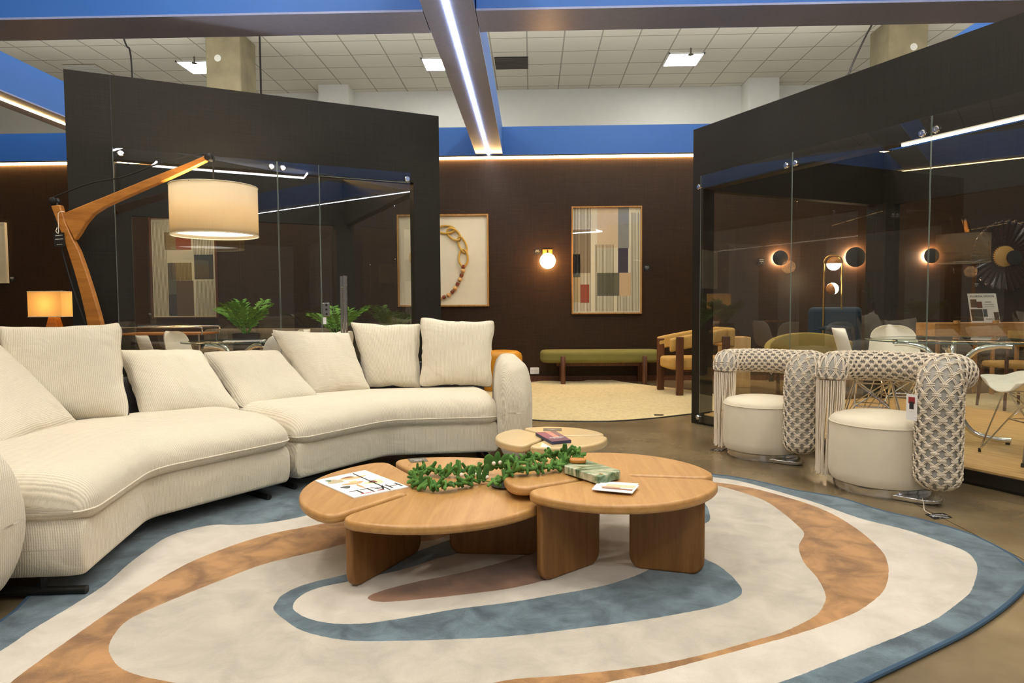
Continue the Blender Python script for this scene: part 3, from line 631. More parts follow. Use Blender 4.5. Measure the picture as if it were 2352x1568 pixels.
# ================================================================== rug
RZ = .014
def px2w(pts, z=RZ): return [G(x, y, z).to_2d() for x, y in pts]
def smooth(pts, n=14): return [p.to_2d() for p in cr([Vector((p.x, p.y, 0)) for p in pts], n, True)]
outer = px2w([(1636,1089),(1681,1094),(1751,1107),(1826,1125),(1926,1142),(2026,1172),(2126,1195),(2226,1225),(2301,1260),(2346,1290),(2368,1320),(2350,1350),(2301,1395),(2226,1445),(2126,1495),(2026,1542),(1900,1600),(1700,1680),(1400,1760),(1000,1800),(500,1800),(100,1740),(-250,1640),(-360,1560),(-200,1500),(-60,1460),(20,1412),(60,1375),(110,1320),(180,1262),(300,1185),(450,1140),(620,1108),(800,1085),(1000,1068),(1200,1060),(1400,1064),(1540,1075)])
blue_in = px2w([(1636,1095),(1701,1105),(1776,1125),(1876,1155),(1976,1190),(2076,1215),(2151,1240),(2216,1265),(2241,1290),(2244,1315),(2231,1355),(2206,1380),(2151,1420),(2076,1455),(1976,1495),(1876,1535),(1796,1565),(1600,1630),(1300,1700),(900,1740),(400,1720),(0,1650),(-130,1590),(-100,1545),(0,1495),(75,1445),(150,1400),(215,1360),(250,1335),(295,1295),(335,1265),(380,1235),(430,1217),(490,1205),(540,1205),(600,1202),(675,1190),(730,1175),(830,1135),(950,1110),(1100,1085),(1300,1072),(1480,1078),(1570,1086)])
br_out = px2w([(1633,1106),(1701,1115),(1766,1130),(1851,1155),(1916,1182),(1976,1220),(2021,1260),(2038,1290),(2040,1325),(2026,1360),(1976,1400),(1901,1432),(1826,1457),(1726,1485),(1626,1512),(1501,1545),(1401,1565),(1200,1610),(900,1650),(500,1650),(150,1625),(0,1600),(25,1567),(100,1510),(175,1457),(250,1405),(325,1355),(400,1310),(450,1285),(540,1250),(625,1225),(700,1210),(800,1190),(900,1165),(1100,1125),(1300,1100),(1450,1092),(1560,1096)])
br_in = px2w([(1633,1114),(1676,1122),(1751,1147),(1801,1180),(1841,1215),(1846,1230),(1835,1255),(1846,1290),(1876,1325),(1896,1365),(1891,1390),(1871,1415),(1801,1450),(1726,1472),(1626,1500),(1526,1522),(1426,1537),(1276,1552),(1176,1560),(1000,1588),(700,1598),(500,1585),(400,1567),(325,1552),(280,1535),(260,1515),(250,1490),(260,1460),(300,1420),(400,1375),(500,1335),(600,1297),(700,1272),(750,1260),(795,1248),(880,1240),(976,1242),(1030,1228),(1100,1195),(1250,1150),(1400,1122),(1520,1108)])
b2_out = px2w([(628,1395),(635,1382),(650,1365),(700,1342),(800,1317),(880,1293),(986,1256),(1035,1239),(1120,1215),(1235,1175),(1350,1140),(1480,1122),(1570,1128),(1618,1155),(1631,1190),(1615,1205),(1600,1225),(1602,1255),(1616,1280),(1650,1298),(1680,1322),(1700,1345),(1704,1357),(1696,1370),(1651,1390),(1526,1415),(1376,1437),(1176,1460),(1050,1467),(925,1471),(800,1470),(700,1450),(650,1420),(633,1405)])
b2_in = px2w([(673,1392),(682,1375),(710,1357),(750,1345),(800,1335),(860,1322),(925,1307),(1000,1284),(1055,1269),(1150,1235),(1260,1195),(1380,1150),(1480,1140),(1540,1150),(1565,1180),(1555,1225),(1545,1255),(1530,1285),(1496,1305),(1451,1325),(1376,1347),(1276,1365),(1176,1382),(1050,1398),(950,1415),(850,1430),(775,1432),(715,1422),(680,1405)])
core = px2w([(845,1371),(875,1357),(950,1337),(1050,1317),(1130,1297),(1190,1280),(1245,1258),(1300,1240),(1345,1238),(1355,1262),(1330,1295),(1290,1320),(1252,1332),(1176,1350),(1080,1363),(1000,1372),(900,1381),(860,1380)])
rings = [smooth(r) for r in (outer, blue_in, br_out, br_in, b2_out, b2_in, core)]
def wob(r, s):     # hand-tufted edge
    rnd = random.Random(s); return [p+Vector((rnd.uniform(-1, 1), rnd.uniform(-1, 1)))*.0009 for p in r]
rings = [rings[0]]+[wob(r, i) for i, r in enumerate(rings[1:])]
m = MB()
for i in range(7):
    loops = [[Vector((p.x, p.y, RZ)) for p in rings[i]]]
    if i < 6: loops.append([Vector((p.x, p.y, RZ)) for p in rings[i+1]])
    allv = [v for l in loops for v in l]; tris = geometry.tessellate_polygon(loops); m.mat(i); m.add(allv, [tuple(t_) for t_ in tris])
m.mat(0); n = len(rings[0]); m.add([(p.x, p.y, RZ) for p in rings[0]]+[(p.x, p.y, 0.0005) for p in rings[0]], [(i, (i+1) % n, n+(i+1) % n, n+i) for i in range(n)])
rug = thing('area_rug', 'large organic shaped rug with blue, cream and brown rings under the wooden tables', 'rug', (.2, 2.9, 0))
obj('pile', m, ['rug_blue', 'rug_cream', 'rug_brown', 'rug_greige', 'rug_blue', 'rug_cream', 'rug_rust'], rug, world=True, smooth=False)
m = MB(); m.tube([(p.x, p.y, .009) for p in rings[0]], .0085, 8, closed=True); obj('binding', m, 'rug_binding', rug, world=True)

# ================================================================== curved sofa
sofa = thing('curved_sofa', 'long curved cream knit sofa with rounded arms in two modules', 'sofa', (-2.1, 3.9, 0))
def V2(x, y): return Vector((x, y, 0))
def loft(F, B, z0, z1, e1, e2, endr, mats, name, parent, ns=40, nt_=40, uvs=1.0, planar=False, split=None, fo=0, kd_amt=1.0, flat=False, crown=0):
    """F, B: front and back plan curves (lists of points, same count)"""
    def at(P, s):
        L = [0]
        for a, b in zip(P[:-1], P[1:]): L.append(L[-1]+(b-a).length)
        d = s*L[-1]
        for i in range(len(P)-1):
            if d <= L[i+1] or i == len(P)-2:
                return P[i].lerp(P[i+1], (d-L[i])/max(1e-9, L[i+1]-L[i]))
    Ltot = sum((b-a).length for a, b in zip(F[:-1], F[1:])); zc = (z0+z1)/2; h = (z1-z0)/2
    S = []; ne = 9; er = endr/Ltot
    for k in range(ne): S.append(er*(1-math.cos(PI/2*k/(ne-1)+0)) if False else er*(1-math.cos(PI/2*k/(ne-1))))
    for k in range(1, ns): S.append(er+(1-2*er)*k/ns)
    S += [1-v for v in S[:ne][::-1]]
    def sg(v, e): return math.copysign(abs(v)**e, v)
    def pt(j, t):
        s = S[j]; x = min(s, 1-s)/er; k = 1 if x >= 1 else math.sqrt(max(0, 1-(1-x)**2)); kz = max(k, .02); kd = 1-(1-k)*kd_amt*min(1, endr/1.0*1.5)
        f = at(F, s); b = at(B, s); c = (f+b)/2; hd = (f-b)/2; a = 2*PI*t
        dx = sg(math.cos(a), e1)*kd; dz = sg(math.sin(a), e2)*kz
        p = c+hd*dx; p.z = (zc+h*dz if split is None else (z0+split+(z1-z0-split)*dz if dz > 0 else z0+split+split*dz))+(crown*(1-dx*dx) if dz > 0 else 0); return p
    if planar: uvp = lambda v: (v.x*1.0+v.y, v.z)
    m = MB(); vs = [pt(j, i/nt_) for j in range(len(S)) for i in range(nt_)]; fs = []; uv = []
    per = 2*((F[0]-B[0]).length+2*h)
    for j in range(len(S)-1):
        for i in range(nt_):
            k = (i+1) % nt_; fs.append((j*nt_+i, j*nt_+k, (j+1)*nt_+k, (j+1)*nt_+i)); q = lambda jj, ii: (S[jj]*Ltot, ii/nt_*per)
            uv.append([uvp(vs[n_]) for n_ in fs[-1]] if planar else [q(j, i), q(j, i+1), q(j+1, i+1), q(j+1, i)])
    o = len(vs); vs += [sum((Vector(v) for v in vs[:nt_]), Vector())/nt_, sum((Vector(v) for v in vs[-nt_:]), Vector())/nt_]
    for i in range(nt_):
        k = (i+1) % nt_; fs.append((o, k, i)); uv.append([(0, 0), (0, .01), (.01, 0)]); fs.append((o+1, (len(S)-1)*nt_+i, (len(S)-1)*nt_+k)); uv.append([(0, 0), (0, .01), (.01, 0)])
    m.add(vs, fs, None, uv)
    ob = obj(name, m, mats, parent, world=True)
    pip = [pt(j, 0.0) for j in range(len(S))]
    return ob, pip
def bend(P, n=10, r=.22):     # polyline with rounded bends
    out = [P[0]]
    for a, b, c in zip(P[:-2], P[1:-1], P[2:]):
        p = b+(a-b).normalized()*r; q = b+(c-b).normalized()*r
        for k in range(n+1): t = k/n; out.append(p*(1-t)**2+b*2*t*(1-t)+q*t*t)
    out.append(P[-1]); return out
FA = [V2(-1.66, 2.42), V2(-1.80, 3.10), V2(-1.375, 3.80)]; BA = [V2(-2.66, 2.30), V2(-2.98, 3.60), V2(-2.36, 4.50)]
FB = [V2(-1.355, 3.83), V2(-.97, 4.47), V2(-.22, 4.60)]; BB = [V2(-2.34, 4.53), V2(-1.64, 5.18), V2(-.40, 5.44)]
def inset(F, B, f): return [a.lerp(b, f) for a, b in zip(F, B)]
for F, B, lab in ((FA, BA, 'A'), (FB, BB, 'B')):
    Fs, Bs = bend(F, r=.07), bend(B)
    loft(Fs, Bs, .085, .31, .14, .16, .035, 'cream_knit', 'base', sofa, kd_amt=.6, planar=True)
    cu, pip = loft(bend([p+(q-p).normalized()*-.03 for p, q in zip(F, B)], r=.13), bend(inset(F, B, .85)), .275, .462, .30, .80, .10, 'cream_knit', 'seat_cushion', sofa, kd_amt=.9, crown=.03, split=.062)
    mm = MB(); mm.tube(pip, .0045, 6); obj('piping', mm, 'cream_knit', cu, world=True)
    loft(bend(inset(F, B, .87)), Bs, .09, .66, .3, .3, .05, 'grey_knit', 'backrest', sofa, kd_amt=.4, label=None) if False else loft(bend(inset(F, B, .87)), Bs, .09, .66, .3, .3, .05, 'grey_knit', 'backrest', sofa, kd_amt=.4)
# arms: rounded bodies, front ends domed
def arm(P0, P1, w, z0, z1):
    d = (P1-P0).normalized(); nrm = Vector((-d.y, d.x, 0)); N = 10
    F = [P0.lerp(P1, k/N)+nrm*w/2 for k in range(N+1)]; B = [P0.lerp(P1, k/N)-nrm*w/2 for k in range(N+1)]
    loft(F, B, z0, z1, .62, .72, .16, 'cream_knit', 'arm', sofa, ns=14, kd_amt=2.2, planar=True)
arm(V2(-.105, 4.44), V2(-.21, 5.46), .24, .045, .72)
arm(V2(-1.80, 2.27), V2(-2.76, 2.13), .26, .045, .635)
for P, Q in ((V2(-1.68, 2.46), V2(-2.45, 2.38)), (V2(-1.47, 3.70), V2(-2.2, 4.2)), (V2(-1.40, 3.92), V2(-2.1, 4.5)), (V2(-.30, 4.68), V2(-.45, 5.3))):
    m = MB(); m.tube([P+Vector((0, 0, .03)), Q+Vector((0, 0, .03))], .016, 10); m.tube([P.lerp(Q, .2)+Vector((0, 0, .03)), P.lerp(Q, .2)+Vector((0, 0, .1))], .014, 8); m.tube([P.lerp(Q, .8)+Vector((0, 0, .03)), P.lerp(Q, .8)+Vector((0, 0, .1))], .014, 8); obj('foot_bar', m, 'black_trim', sofa, world=True)

# ---- loose cushions
def pillow(c4s, th, label, pinch=.07, vert=True, seed=0, group='loose cream cushions on the curved sofa'):
    BL, BR, TR, TL = c4s; n = (BR-BL).cross(TL-BL).normalized()
    if n.y > 0: n = -n
    cen = (BL+BR+TR+TL)/4; wd = (BR-BL).length; hg = (TL-BL).length; N = 26; rnd = random.Random(seed); ph = [rnd.uniform(0, 6) for _ in range(4)]
    t = MB()
    def pos(u, v, side):
        a, b = 2*u-1, 2*v-1
        # concave sides, rounded corners
        a2 = a*(1-pinch*(1-b*b)*abs(a)**3+.012*math.sin(9*b+ph[0])*abs(a)**6); b2 = b*(1-pinch*(1-a*a)*abs(b)**3+.012*math.sin(8*a+ph[1])*abs(b)**6)
        q = max(0, abs(a)**8*abs(b)**8); k = 1-.045*q; a2 *= k; b2 *= k
        U, V = (a2+1)/2, (b2+1)/2
        p = (BL*(1-U)+BR*U)*(1-V)+(TL*(1-U)+TR*U)*V
        e = ((1-abs(a)**2.6)*(1-abs(b)**2.6)); e = max(0, e)**.42
        bul = th/2*e*(1+.08*math.sin(3*a+ph[2])*math.sin(2.5*b+ph[3]))+.0035*math.sin(14*a+ph[0]+3*b)*e*abs(b)**2
        corner = .024*(abs(a)*abs(b))**4
        return p+n*side*(bul+corner)
    for side in (1, -1):
        t.grid(lambda u, v: pos(u, v, side), N+1, N+1, uvs=lambda i, j: ((i/N*wd, j/N*hg) if vert else (j/N*hg, i/N*wd)))
    o = obj('cushion', t, 'cream_knit', weld=True); setp(o, label, 'cushion', group)
    o.modifiers.new('s', 'SUBSURF').render_levels = 1; o.modifiers['s'].levels = 1
    return o
def P4(BL, BR, TR, TL): return [AY(*BL), AY(*BR), AY(*TR), AY(*TL)]
pillow(P4((8, 985, 3.56), (303, 966, 3.74), (281, 740, 3.98), (-8, 748, 3.8)), .20, 'large upright cream cushion standing at the sofa bend below the wooden arc lamp', pinch=.07, seed=1)
pillow(P4((0, 1040, 2.98), (178, 975, 3.55), (-10, 790, 3.75), (-190, 850, 3.2)), .17, 'cream cushion leaning at the sofa left end, cut by the photo edge', seed=2, vert=False, pinch=.04)
pillow(P4((328, 970, 3.86), (558, 948, 4.16), (462, 806, 4.45), (268, 806, 4.15)), .19, 'cream cushion lying back at the sofa middle, right of the large upright one', seed=3, pinch=.03)
pillow(P4((556, 948, 4.20), (738, 918, 4.62), (640, 808, 4.86), (460, 812, 4.56)), .17, 'smaller cream cushion leaning left over the seam of the two seat modules', seed=4, pinch=.03)
pillow(P4((712, 910, 4.72), (852, 900, 4.98), (802, 765, 5.16), (618, 758, 4.9)), .16, 'cream cushion with horizontal ribs leaning left, fourth from the right arm side'.replace('fourth from the right arm side', 'beside the two upright ones'), seed=5, vert=False, pinch=.03)
pillow(P4((838, 892, 5.10), (968, 893, 5.12), (968, 742, 5.26), (803, 738, 5.24)), .15, 'upright cream cushion in front of the glass door handle', seed=6, pinch=.075)
pillow(P4((962, 890, 5.04), (1132, 890, 5.06), (1139, 736, 5.20), (963, 727, 5.18)), .16, 'upright cream cushion nearest the sofa right arm', seed=7, pinch=.08)

# ================================================================== coffee tables
def outline(px, z): return [G(x, y, z).to_2d() for x, y in px]
def rc(P, i0=6):  # closed smoothing
    return [(p.x, p.y) for p in cr([Vector((p.x, p.y, 0)) for p in P], 4, True)]
def petal(c, R, a0, a1, gap, rcorner, r_in=.0, ell=None):
    """sector of a disc with rounded outer corners; gap = half width of the slot at either side"""
    pts = []; a0r, a1r = math.radians(a0), math.radians(a1)
    def off(a, r, s):   # point at radius r on the slot edge
        return c+Vector((math.cos(a)*r-math.sin(a)*gap*s, math.sin(a)*r+math.cos(a)*gap*s))
    rr = rcorner; da = rr/R
    A = off(a0r, R-rr, 1); Bp = c+Vector((math.cos(a0r+da+gap/R), math.sin(a0r+da+gap/R)))*R; K = off(a0r, R, 1)
    pts += [off(a0r, r_in, 1)]
    for k in range(7): t = k/6; pts.append(A*(1-t)**2+K*2*t*(1-t)+Bp*t*t)
    n = 26; s, e = a0r+da+gap/R, a1r-da-gap/R
    for k in range(1, n): a = s+(e-s)*k/n; pts.append(c+Vector((math.cos(a), math.sin(a)))*R)
    C1 = c+Vector((math.cos(e), math.sin(e)))*R; D = off(a1r, R-rr, -1); K2 = off(a1r, R, -1)
    for k in range(7): t = k/6; pts.append(C1*(1-t)**2+K2*2*t*(1-t)+D*t*t)
    pts += [off(a1r, r_in, -1)]
    return pts
def petal_table(name, label, c, R, z, th, slots, gap, slot_in, legs, topm, legm, legth=.035, rc_=.09, rads=(1, 1, 1)):
    t = thing(name, label, 'coffee table', (c[0], c[1], 0)); c = Vector(c)
    # top: one slab whose outline dips along each slot
    poly = []; ns = len(slots)
    for i in range(ns):
        a0, a1 = slots[i], slots[(i+1) % ns]
        if a1 <= a0: a1 += 360
        pt = petal(c, R*rads[i], a0, a1, gap, rc_, r_in=slot_in)
        poly += pt
        # round slot end
        ar = math.radians(a1); e = c+Vector((math.cos(ar), math.sin(ar)))*slot_in
        for k in range(1, 5):
            q = ar-PI/2-PI*k/5; poly.append(e+Vector((math.cos(q), math.sin(q)))*gap)
    m = MB(); m.prism([(p.x, p.y) for p in poly], z-th, z); obj('table_top', m, topm, t, world=True, bevel=min(th*.38, .014), seg=4, smooth=True)
    for (x, y), ang, wd, ltop in legs:
        q = MB(); M = Matrix.Translation((x, y, (z-th+RZ)/2)) @ Matrix.Rotation(math.radians(ang), 4, 'Z') @ Matrix.Rotation(PI/2, 4, 'X')
        hh = z-th-RZ+.004; pts = []
        r = .055
        for k in range(7): a = math.radians(180+90*k/6); pts.append((-wd/2+r+r*math.cos(a), -hh/2+r+r*math.sin(a)))
        for k in range(7): a = math.radians(270+90*k/6); pts.append((wd/2-r+r*math.cos(a), -hh/2+r+r*math.sin(a)))
        pts += [(wd/2, hh/2), (-wd/2, hh/2)]
        q.prism(pts, -legth/2, legth/2, M); obj('leg', q, legm, t, world=True, bevel=.010, seg=3)
    return t
ZL, ZR, ZB = .300, .362, .385
def legat(p, q, zz=RZ):       # leg from two floor pixels
    a, b = G(*p, zz), G(*q, zz); d = b-a; return ((a.x+b.x)/2, (a.y+b.y)/2), math.degrees(math.atan2(d.y, d.x)), d.length
def mk(p, q): c, a, l = legat(p, q); return (c, a, l, 0)
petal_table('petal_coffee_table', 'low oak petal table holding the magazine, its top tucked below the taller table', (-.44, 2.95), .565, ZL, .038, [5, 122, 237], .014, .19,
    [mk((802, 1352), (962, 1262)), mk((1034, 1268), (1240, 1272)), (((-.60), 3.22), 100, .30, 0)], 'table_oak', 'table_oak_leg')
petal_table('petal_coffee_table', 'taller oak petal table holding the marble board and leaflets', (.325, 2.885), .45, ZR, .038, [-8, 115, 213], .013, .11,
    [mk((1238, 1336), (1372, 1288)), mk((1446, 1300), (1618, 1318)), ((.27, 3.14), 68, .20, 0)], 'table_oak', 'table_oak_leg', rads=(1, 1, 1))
petal_table('petal_side_table', 'small beige lacquered three petal table behind the oak tables', (.10, 3.63), .30, ZB, .04, [5, 125, 243], .011, .035,
    [((.0, 3.56), 60, .10, 0), ((.27, 3.60), 100, .16, 0), ((.08, 3.82), 0, .12, 0)], 'beige_lacquer', 'pale_wood', legth=.03, rc_=.05)

# ---- things on the tables
def slab(name, px, z, th, mats, label, cat, parent=None, r=0):
    P = [G(x, y, z+th) for x, y in px]; m = MB(); m.prism([(p.x, p.y) for p in P], z, z+th); return P, m
EPS = .0006
# magazine
P = [G(x, y, ZL+.004) for x, y in ((724, 1104), (838, 1080), (938, 1118), (813, 1143))]
c = sum(P, Vector())/4; t = thing('magazine', 'white magazine lettered HALL with an elastic band around it', 'magazine', (c.x, c.y, ZL+EPS))
m = MB(); m.prism([(p.x, p.y) for p in P], ZL+EPS, ZL+.006); obj('cover', m, 'paper_white', t, world=True, smooth=False)
ox = (P[3]-P[2]); oy = (P[3]-P[0]); cor = P[1]
# local frame with the reading direction running from P2 side; origin at the corner P1... text is upside down to the viewer
X = (P[0]-P[1]).normalized(); X.z = 0; Yd = (P[1]-P[2]); Yd.z = 0; Yn = Yd.normalized(); Wm = (P[0]-P[1]).length; Hm = Yd.length
X2 = (P[3]-P[2]).normalized(); X2.z = 0; X2.normalize()
def mg(u, v, dz=.0): p = P[2]+(P[3]-P[2])*u+(P[1]-P[2])*v; return Vector((p.x, p.y, ZL+.0062+dz))
M = frame(mg(.42, .24), X2, Vector((0, 0, 1)).cross(X2), Vector((0, 0, 1)))
M = M @ Matrix.Scale(1, 4)
m = textmb('HALL', .098, frame(mg(.40, .17), X2, (-Yn).cross(X2).z*0*X2+(-Yn), Vector((0, 0, 1))) if False else frame(mg(.46, .16), X2, Vector((0, 0, 1)).cross(X2), Vector((0, 0, 1))), .0002); obj('lettering', m, pal(40, 38, 38), t, world=True, smooth=False)
m = textmb('casa + design', .022, frame(mg(.62, .06, .0004), X2, Vector((0, 0, 1)).cross(X2), Vector((0, 0, 1))), .0002); obj('lettering', m, pal(190, 60, 60), t, world=True, smooth=False)
def blob(u0, v0, ru, rv, col, n=14, dz=0, k=0):
    m = MB(); pts = []
    for i in range(n):
        a = 2*PI*i/n; s = 1+.18*math.sin(3*a+k); p = mg(u0+ru*math.cos(a)*s, v0+rv*math.sin(a)*s); pts.append((p.x, p.y))
    m.prism(pts, ZL+.0061+dz, ZL+.0064+dz); obj('printed_picture', m, pal(*col), t, world=True, smooth=False)
blob(.28, .42, .17, .09, (196, 206, 168), k=1); blob(.30, .44, .07, .05, (120, 60, 44), k=2, dz=.0003); blob(.60, .52, .20, .05, (196, 160, 116), k=.5); blob(.45, .74, .26, .05, (206, 176, 130)); blob(.50, .80, .12, .035, (140, 96, 66), dz=.0003, k=2)
blob(.80, .72, .13, .09, (178, 164, 132), k=3); blob(.86, .80, .05, .04, (88, 116, 80), dz=.0003); blob(.82, .42, .085, .055, (84, 86, 84)); blob(.60, .36, .03, .10, (190, 150, 100), k=1); blob(.56, .58, .07, .05, (222, 190, 140), dz=.0003)
m = MB(); a = mg(0.06, 1.0) if False else G(811, 1087, ZL+.008); b = G(896, 1124, ZL+.008); m.tube([a+Vector((0, 0, -.006)), a, b, b+Vector((0, 0, -.006))], .0018, 6); obj('elastic_band', m, 'black_rubber', t, world=True)
# dark card on left table
def card(name, px, z, th, mt, label, cat, text=None, tmat='paper_white', size=.02, flip=False):
    Q = [G(x, y, z+th) for x, y in px]; c = sum(Q, Vector())/4; t = thing(name, label, cat, (c.x, c.y, z)); m = MB(); m.prism([(p.x, p.y) for p in Q], z+EPS, z+th); obj('card', m, mt, t, world=True, smooth=False)
    if text:
        X = (Q[1]-Q[0]); X.z = 0; X.normalize(); Y = Vector((0, 0, 1)).cross(X)
        for k, s in enumerate(text): obj('lettering', textmb(s, size, frame(c+Y*(.5-k)*size*1.25+Vector((0, 0, .0004)), X, Y, Vector((0, 0, 1))), .0002), tmat, t, world=True, smooth=False)
    return t, Q
card('name_card', ((935, 1053), (976, 1050), (984, 1059), (944, 1062)), ZL, .0015, 'grey_card', 'dark card lying at the back edge of the low oak table', 'card', ('HAMMO-C', 'MESA'), size=.016)
# leaflets
for k, (dx, dy, ang) in enumerate(((0, 0, 0), (2, -1, 0), (-3, 2, 0), (3, 3, 0))):
    Q = [(1362+dx, 1121+dy), (1376+dx, 1105+dy), (1465+dx, 1111+dy), (1449+dx, 1129+dy)]
    t, q = card('leaflet', Q, ZR+.0032*k, .003, 'paper_white', ('white leaflet in the small pile on the taller oak table, the top one with a photo' if k == 3 else 'white leaflet in the small pile below the topmost one on the taller oak table'), 'leaflet', group=None) if False else card('leaflet', Q, ZR+.0032*k, .003, 'paper_white', ('topmost white leaflet with a printed photo, on the taller oak table' if k == 3 else 'white leaflet in the pile under the topmost one'), 'leaflet')
    t['group'] = 'leaflets piled on the taller oak table'
    if k == 3:
        def lq(u, v): return q[0]*(1-u)*(1-v)+q[3]*u*(1-v)+q[2]*u*v+q[1]*(1-u)*v
        for (u0, v0, u1, v1, col) in ((.15, .25, .95, .42, (130, 88, 66)), (.2, .55, .95, .9, (222, 196, 156)), (.1, .45, .6, .56, (190, 150, 120))):
            m = MB(); pp = [lq(u0, v0), lq(u1, v0), lq(u1, v1), lq(u0, v1)]; z = ZR+.0032*3+.003; m.prism([(p.x, p.y) for p in pp], z, z+.0004); obj('printed_picture', m, pal(*col), t, world=True, smooth=False)
# marble board with a wooden grip
zb = ZR+.006
Q = [G(x, y, zb+.034) for x, y in ((1293, 1068), (1340, 1053), (1428, 1080), (1376, 1094))]; c = sum(Q, Vector())/4
t = thing('serving_board', 'green and white marble board bridging the petals of the taller oak table', 'board', (c.x, c.y, ZR))
m = MB(); pts = []
for i in range(4):
    a, b, d = Q[i-1], Q[i], Q[(i+1) % 4]
    for k in range(5): tt = k/4; p = (b+(a-b).normalized()*.018)*(1-tt)**2+b*2*tt*(1-tt)+(b+(d-b).normalized()*.018)*tt*tt; pts.append((p.x, p.y))
m.prism(pts, zb, zb+.034); obj('slab', m, 'green_marble', t, world=True, bevel=.004)
m = MB(); m.prism([(c.x+(p[0]-c.x)*.8, c.y+(p[1]-c.y)*.8) for p in pts], ZR+EPS, zb+.001); obj('underlay', m, 'black_rubber', t, world=True, smooth=False)
g = G(1380, 1088, zb+.0345); m = MB(); m.lathe([(.008, 0), (.008, .001)], 16, Matrix.Translation((g.x, g.y, zb+.034))); obj('brass_inlay', m, 'brass', t, world=True)
g = G(1327, 1054, zb+.05); m = MB(); m.prism([(g.x+p[0], g.y+p[1]) for p in rrect(.072, .050, .022, 6)], zb+.0345, zb+.052); o = obj('grip', m, 'lamp_wood', t, world=True, bevel=.005)
# book and cards on the beige table
Q = [(1230, 993), (1276, 990), (1312, 1010), (1268, 1014)]
t, q = card('booklet', Q, ZB, .016, pal(52, 54, 84), 'small booklet with a purple and pink cover on the beige petal table', 'book')
def bq(u, v, z): p = q[3]*(1-u)*(1-v)+q[2]*u*(1-v)+q[1]*u*v+q[0]*(1-u)*v; return (p.x, p.y)
for k, (u0, u1, v0, v1, col) in enumerate(((0, 1, 0, 1, (104, 62, 78)), (.0, .45, .35, 1, (140, 78, 92)), (.45, .72, .35, 1, (206, 132, 112)), (.72, 1, .35, 1, (128, 96, 92)))):
    m = MB(); z = ZB+.016+.0004*k; m.prism([bq(u0, v0, z), bq(u1, v0, z), bq(u1, v1, z), bq(u0, v1, z)], z, z+.0004); obj('cover_print', m, pal(*col), t, world=True, smooth=False)
X = (q[2]-q[3]); X.z = 0; X.normalize(); Y = Vector((0, 0, 1)).cross(X); cc = (q[0]+q[1]+q[2]*2.2+q[3]*2.2)/6.4
for k, s in enumerate(('AMERICAN', 'HARDWOOD', 'STUDIO')): p = cc-Y*(k*.014-.01); obj('lettering', textmb(s, .014, frame(Vector((p.x, p.y, ZB+.0182)), X, Y, Vector((0, 0, 1))), .0002), 'paper_white', t, world=True, smooth=False)
card('name_card', ((1248, 989), (1248, 983), (1290, 983), (1290, 989))[1:]+((1248, 989),), ZB, .0015, 'grey_card', 'small dark card behind the booklet on the beige petal table', 'card', ('HAMMO-C', 'MESA'), size=.012)
# dark tray under the garland
g = G(1160, 1116, ZL); t = thing('round_tray', 'thin dark round tray half hidden under the green garland', 'tray', (g.x, g.y, ZL+EPS)); m = MB(); m.lathe([(.001, 0), (.055, 0), (.062, .006), (.059, .006), (.053, .003), (.001, .003)], 28, cap=False); obj('dish', m, 'black_trim', t)

# ---- garland of green felt sticks
gar = thing('felt_garland', 'double strand garland of green felt sticks and leaves lying across both oak tables', 'garland', (0, 2.9, ZL))
def gp(pts): return [G(x, y, z) for x, y, z in pts]
sA = gp([(952, 1094, .335), (955, 1104, .33), (985, 1113, .33), (1020, 1114, .33), (1060, 1108, .33), (1085, 1100, .33)])
sB = gp([(952, 1090, .335), (966, 1080, .33), (1000, 1079, .33), (1040, 1082, .33), (1080, 1078, .33), (1112, 1074, .33)])
sC = gp([(1128, 1106, .33), (1150, 1104, .335), (1164, 1094, .36), (1180, 1080, .39), (1205, 1078, .39), (1250, 1074, .39), (1290, 1066, .39), (1303, 1056, .39)])
sD = gp([(1160, 1070, .36), (1185, 1064, .39), (1215, 1056, .39), (1255, 1047, .39), (1300, 1043, .39), (1330, 1045, .39), (1322, 1056, .39)])
m = MB()
for s in (sA, sB, sC, sD): m.tube(cr(s, 8), .0022, 6)
m.tube(cr([sA[-1], sC[0]], 4), .0022, 6); m.tube(cr([sB[-1], sD[0]], 4), .0022, 6); obj('cord', m, 'felt_green', gar, world=True)
stick = MB(); Lh = .036; stick.tube([(0, 0, -Lh), (0, 0, -Lh*.92), (0, 0, -Lh*.5), (0, 0, 0), (0, 0, Lh*.5), (0, 0, Lh*.92), (0, 0, Lh)], [.003, .0066, .008, .0082, .0076, .0062, .0028], 8)
bulk = MB(); cnt = 0; spots = []
for s in (sA, sB, sC, sD):
    p = cr(s, 30); L = 0; nxt = .004
    for a, b in zip(p[:-1], p[1:]):
        L += (b-a).length
        if L >= nxt: spots.append((b.copy(), (b-a).normalized())); nxt += .0100
random.shuffle(spots); me0 = None
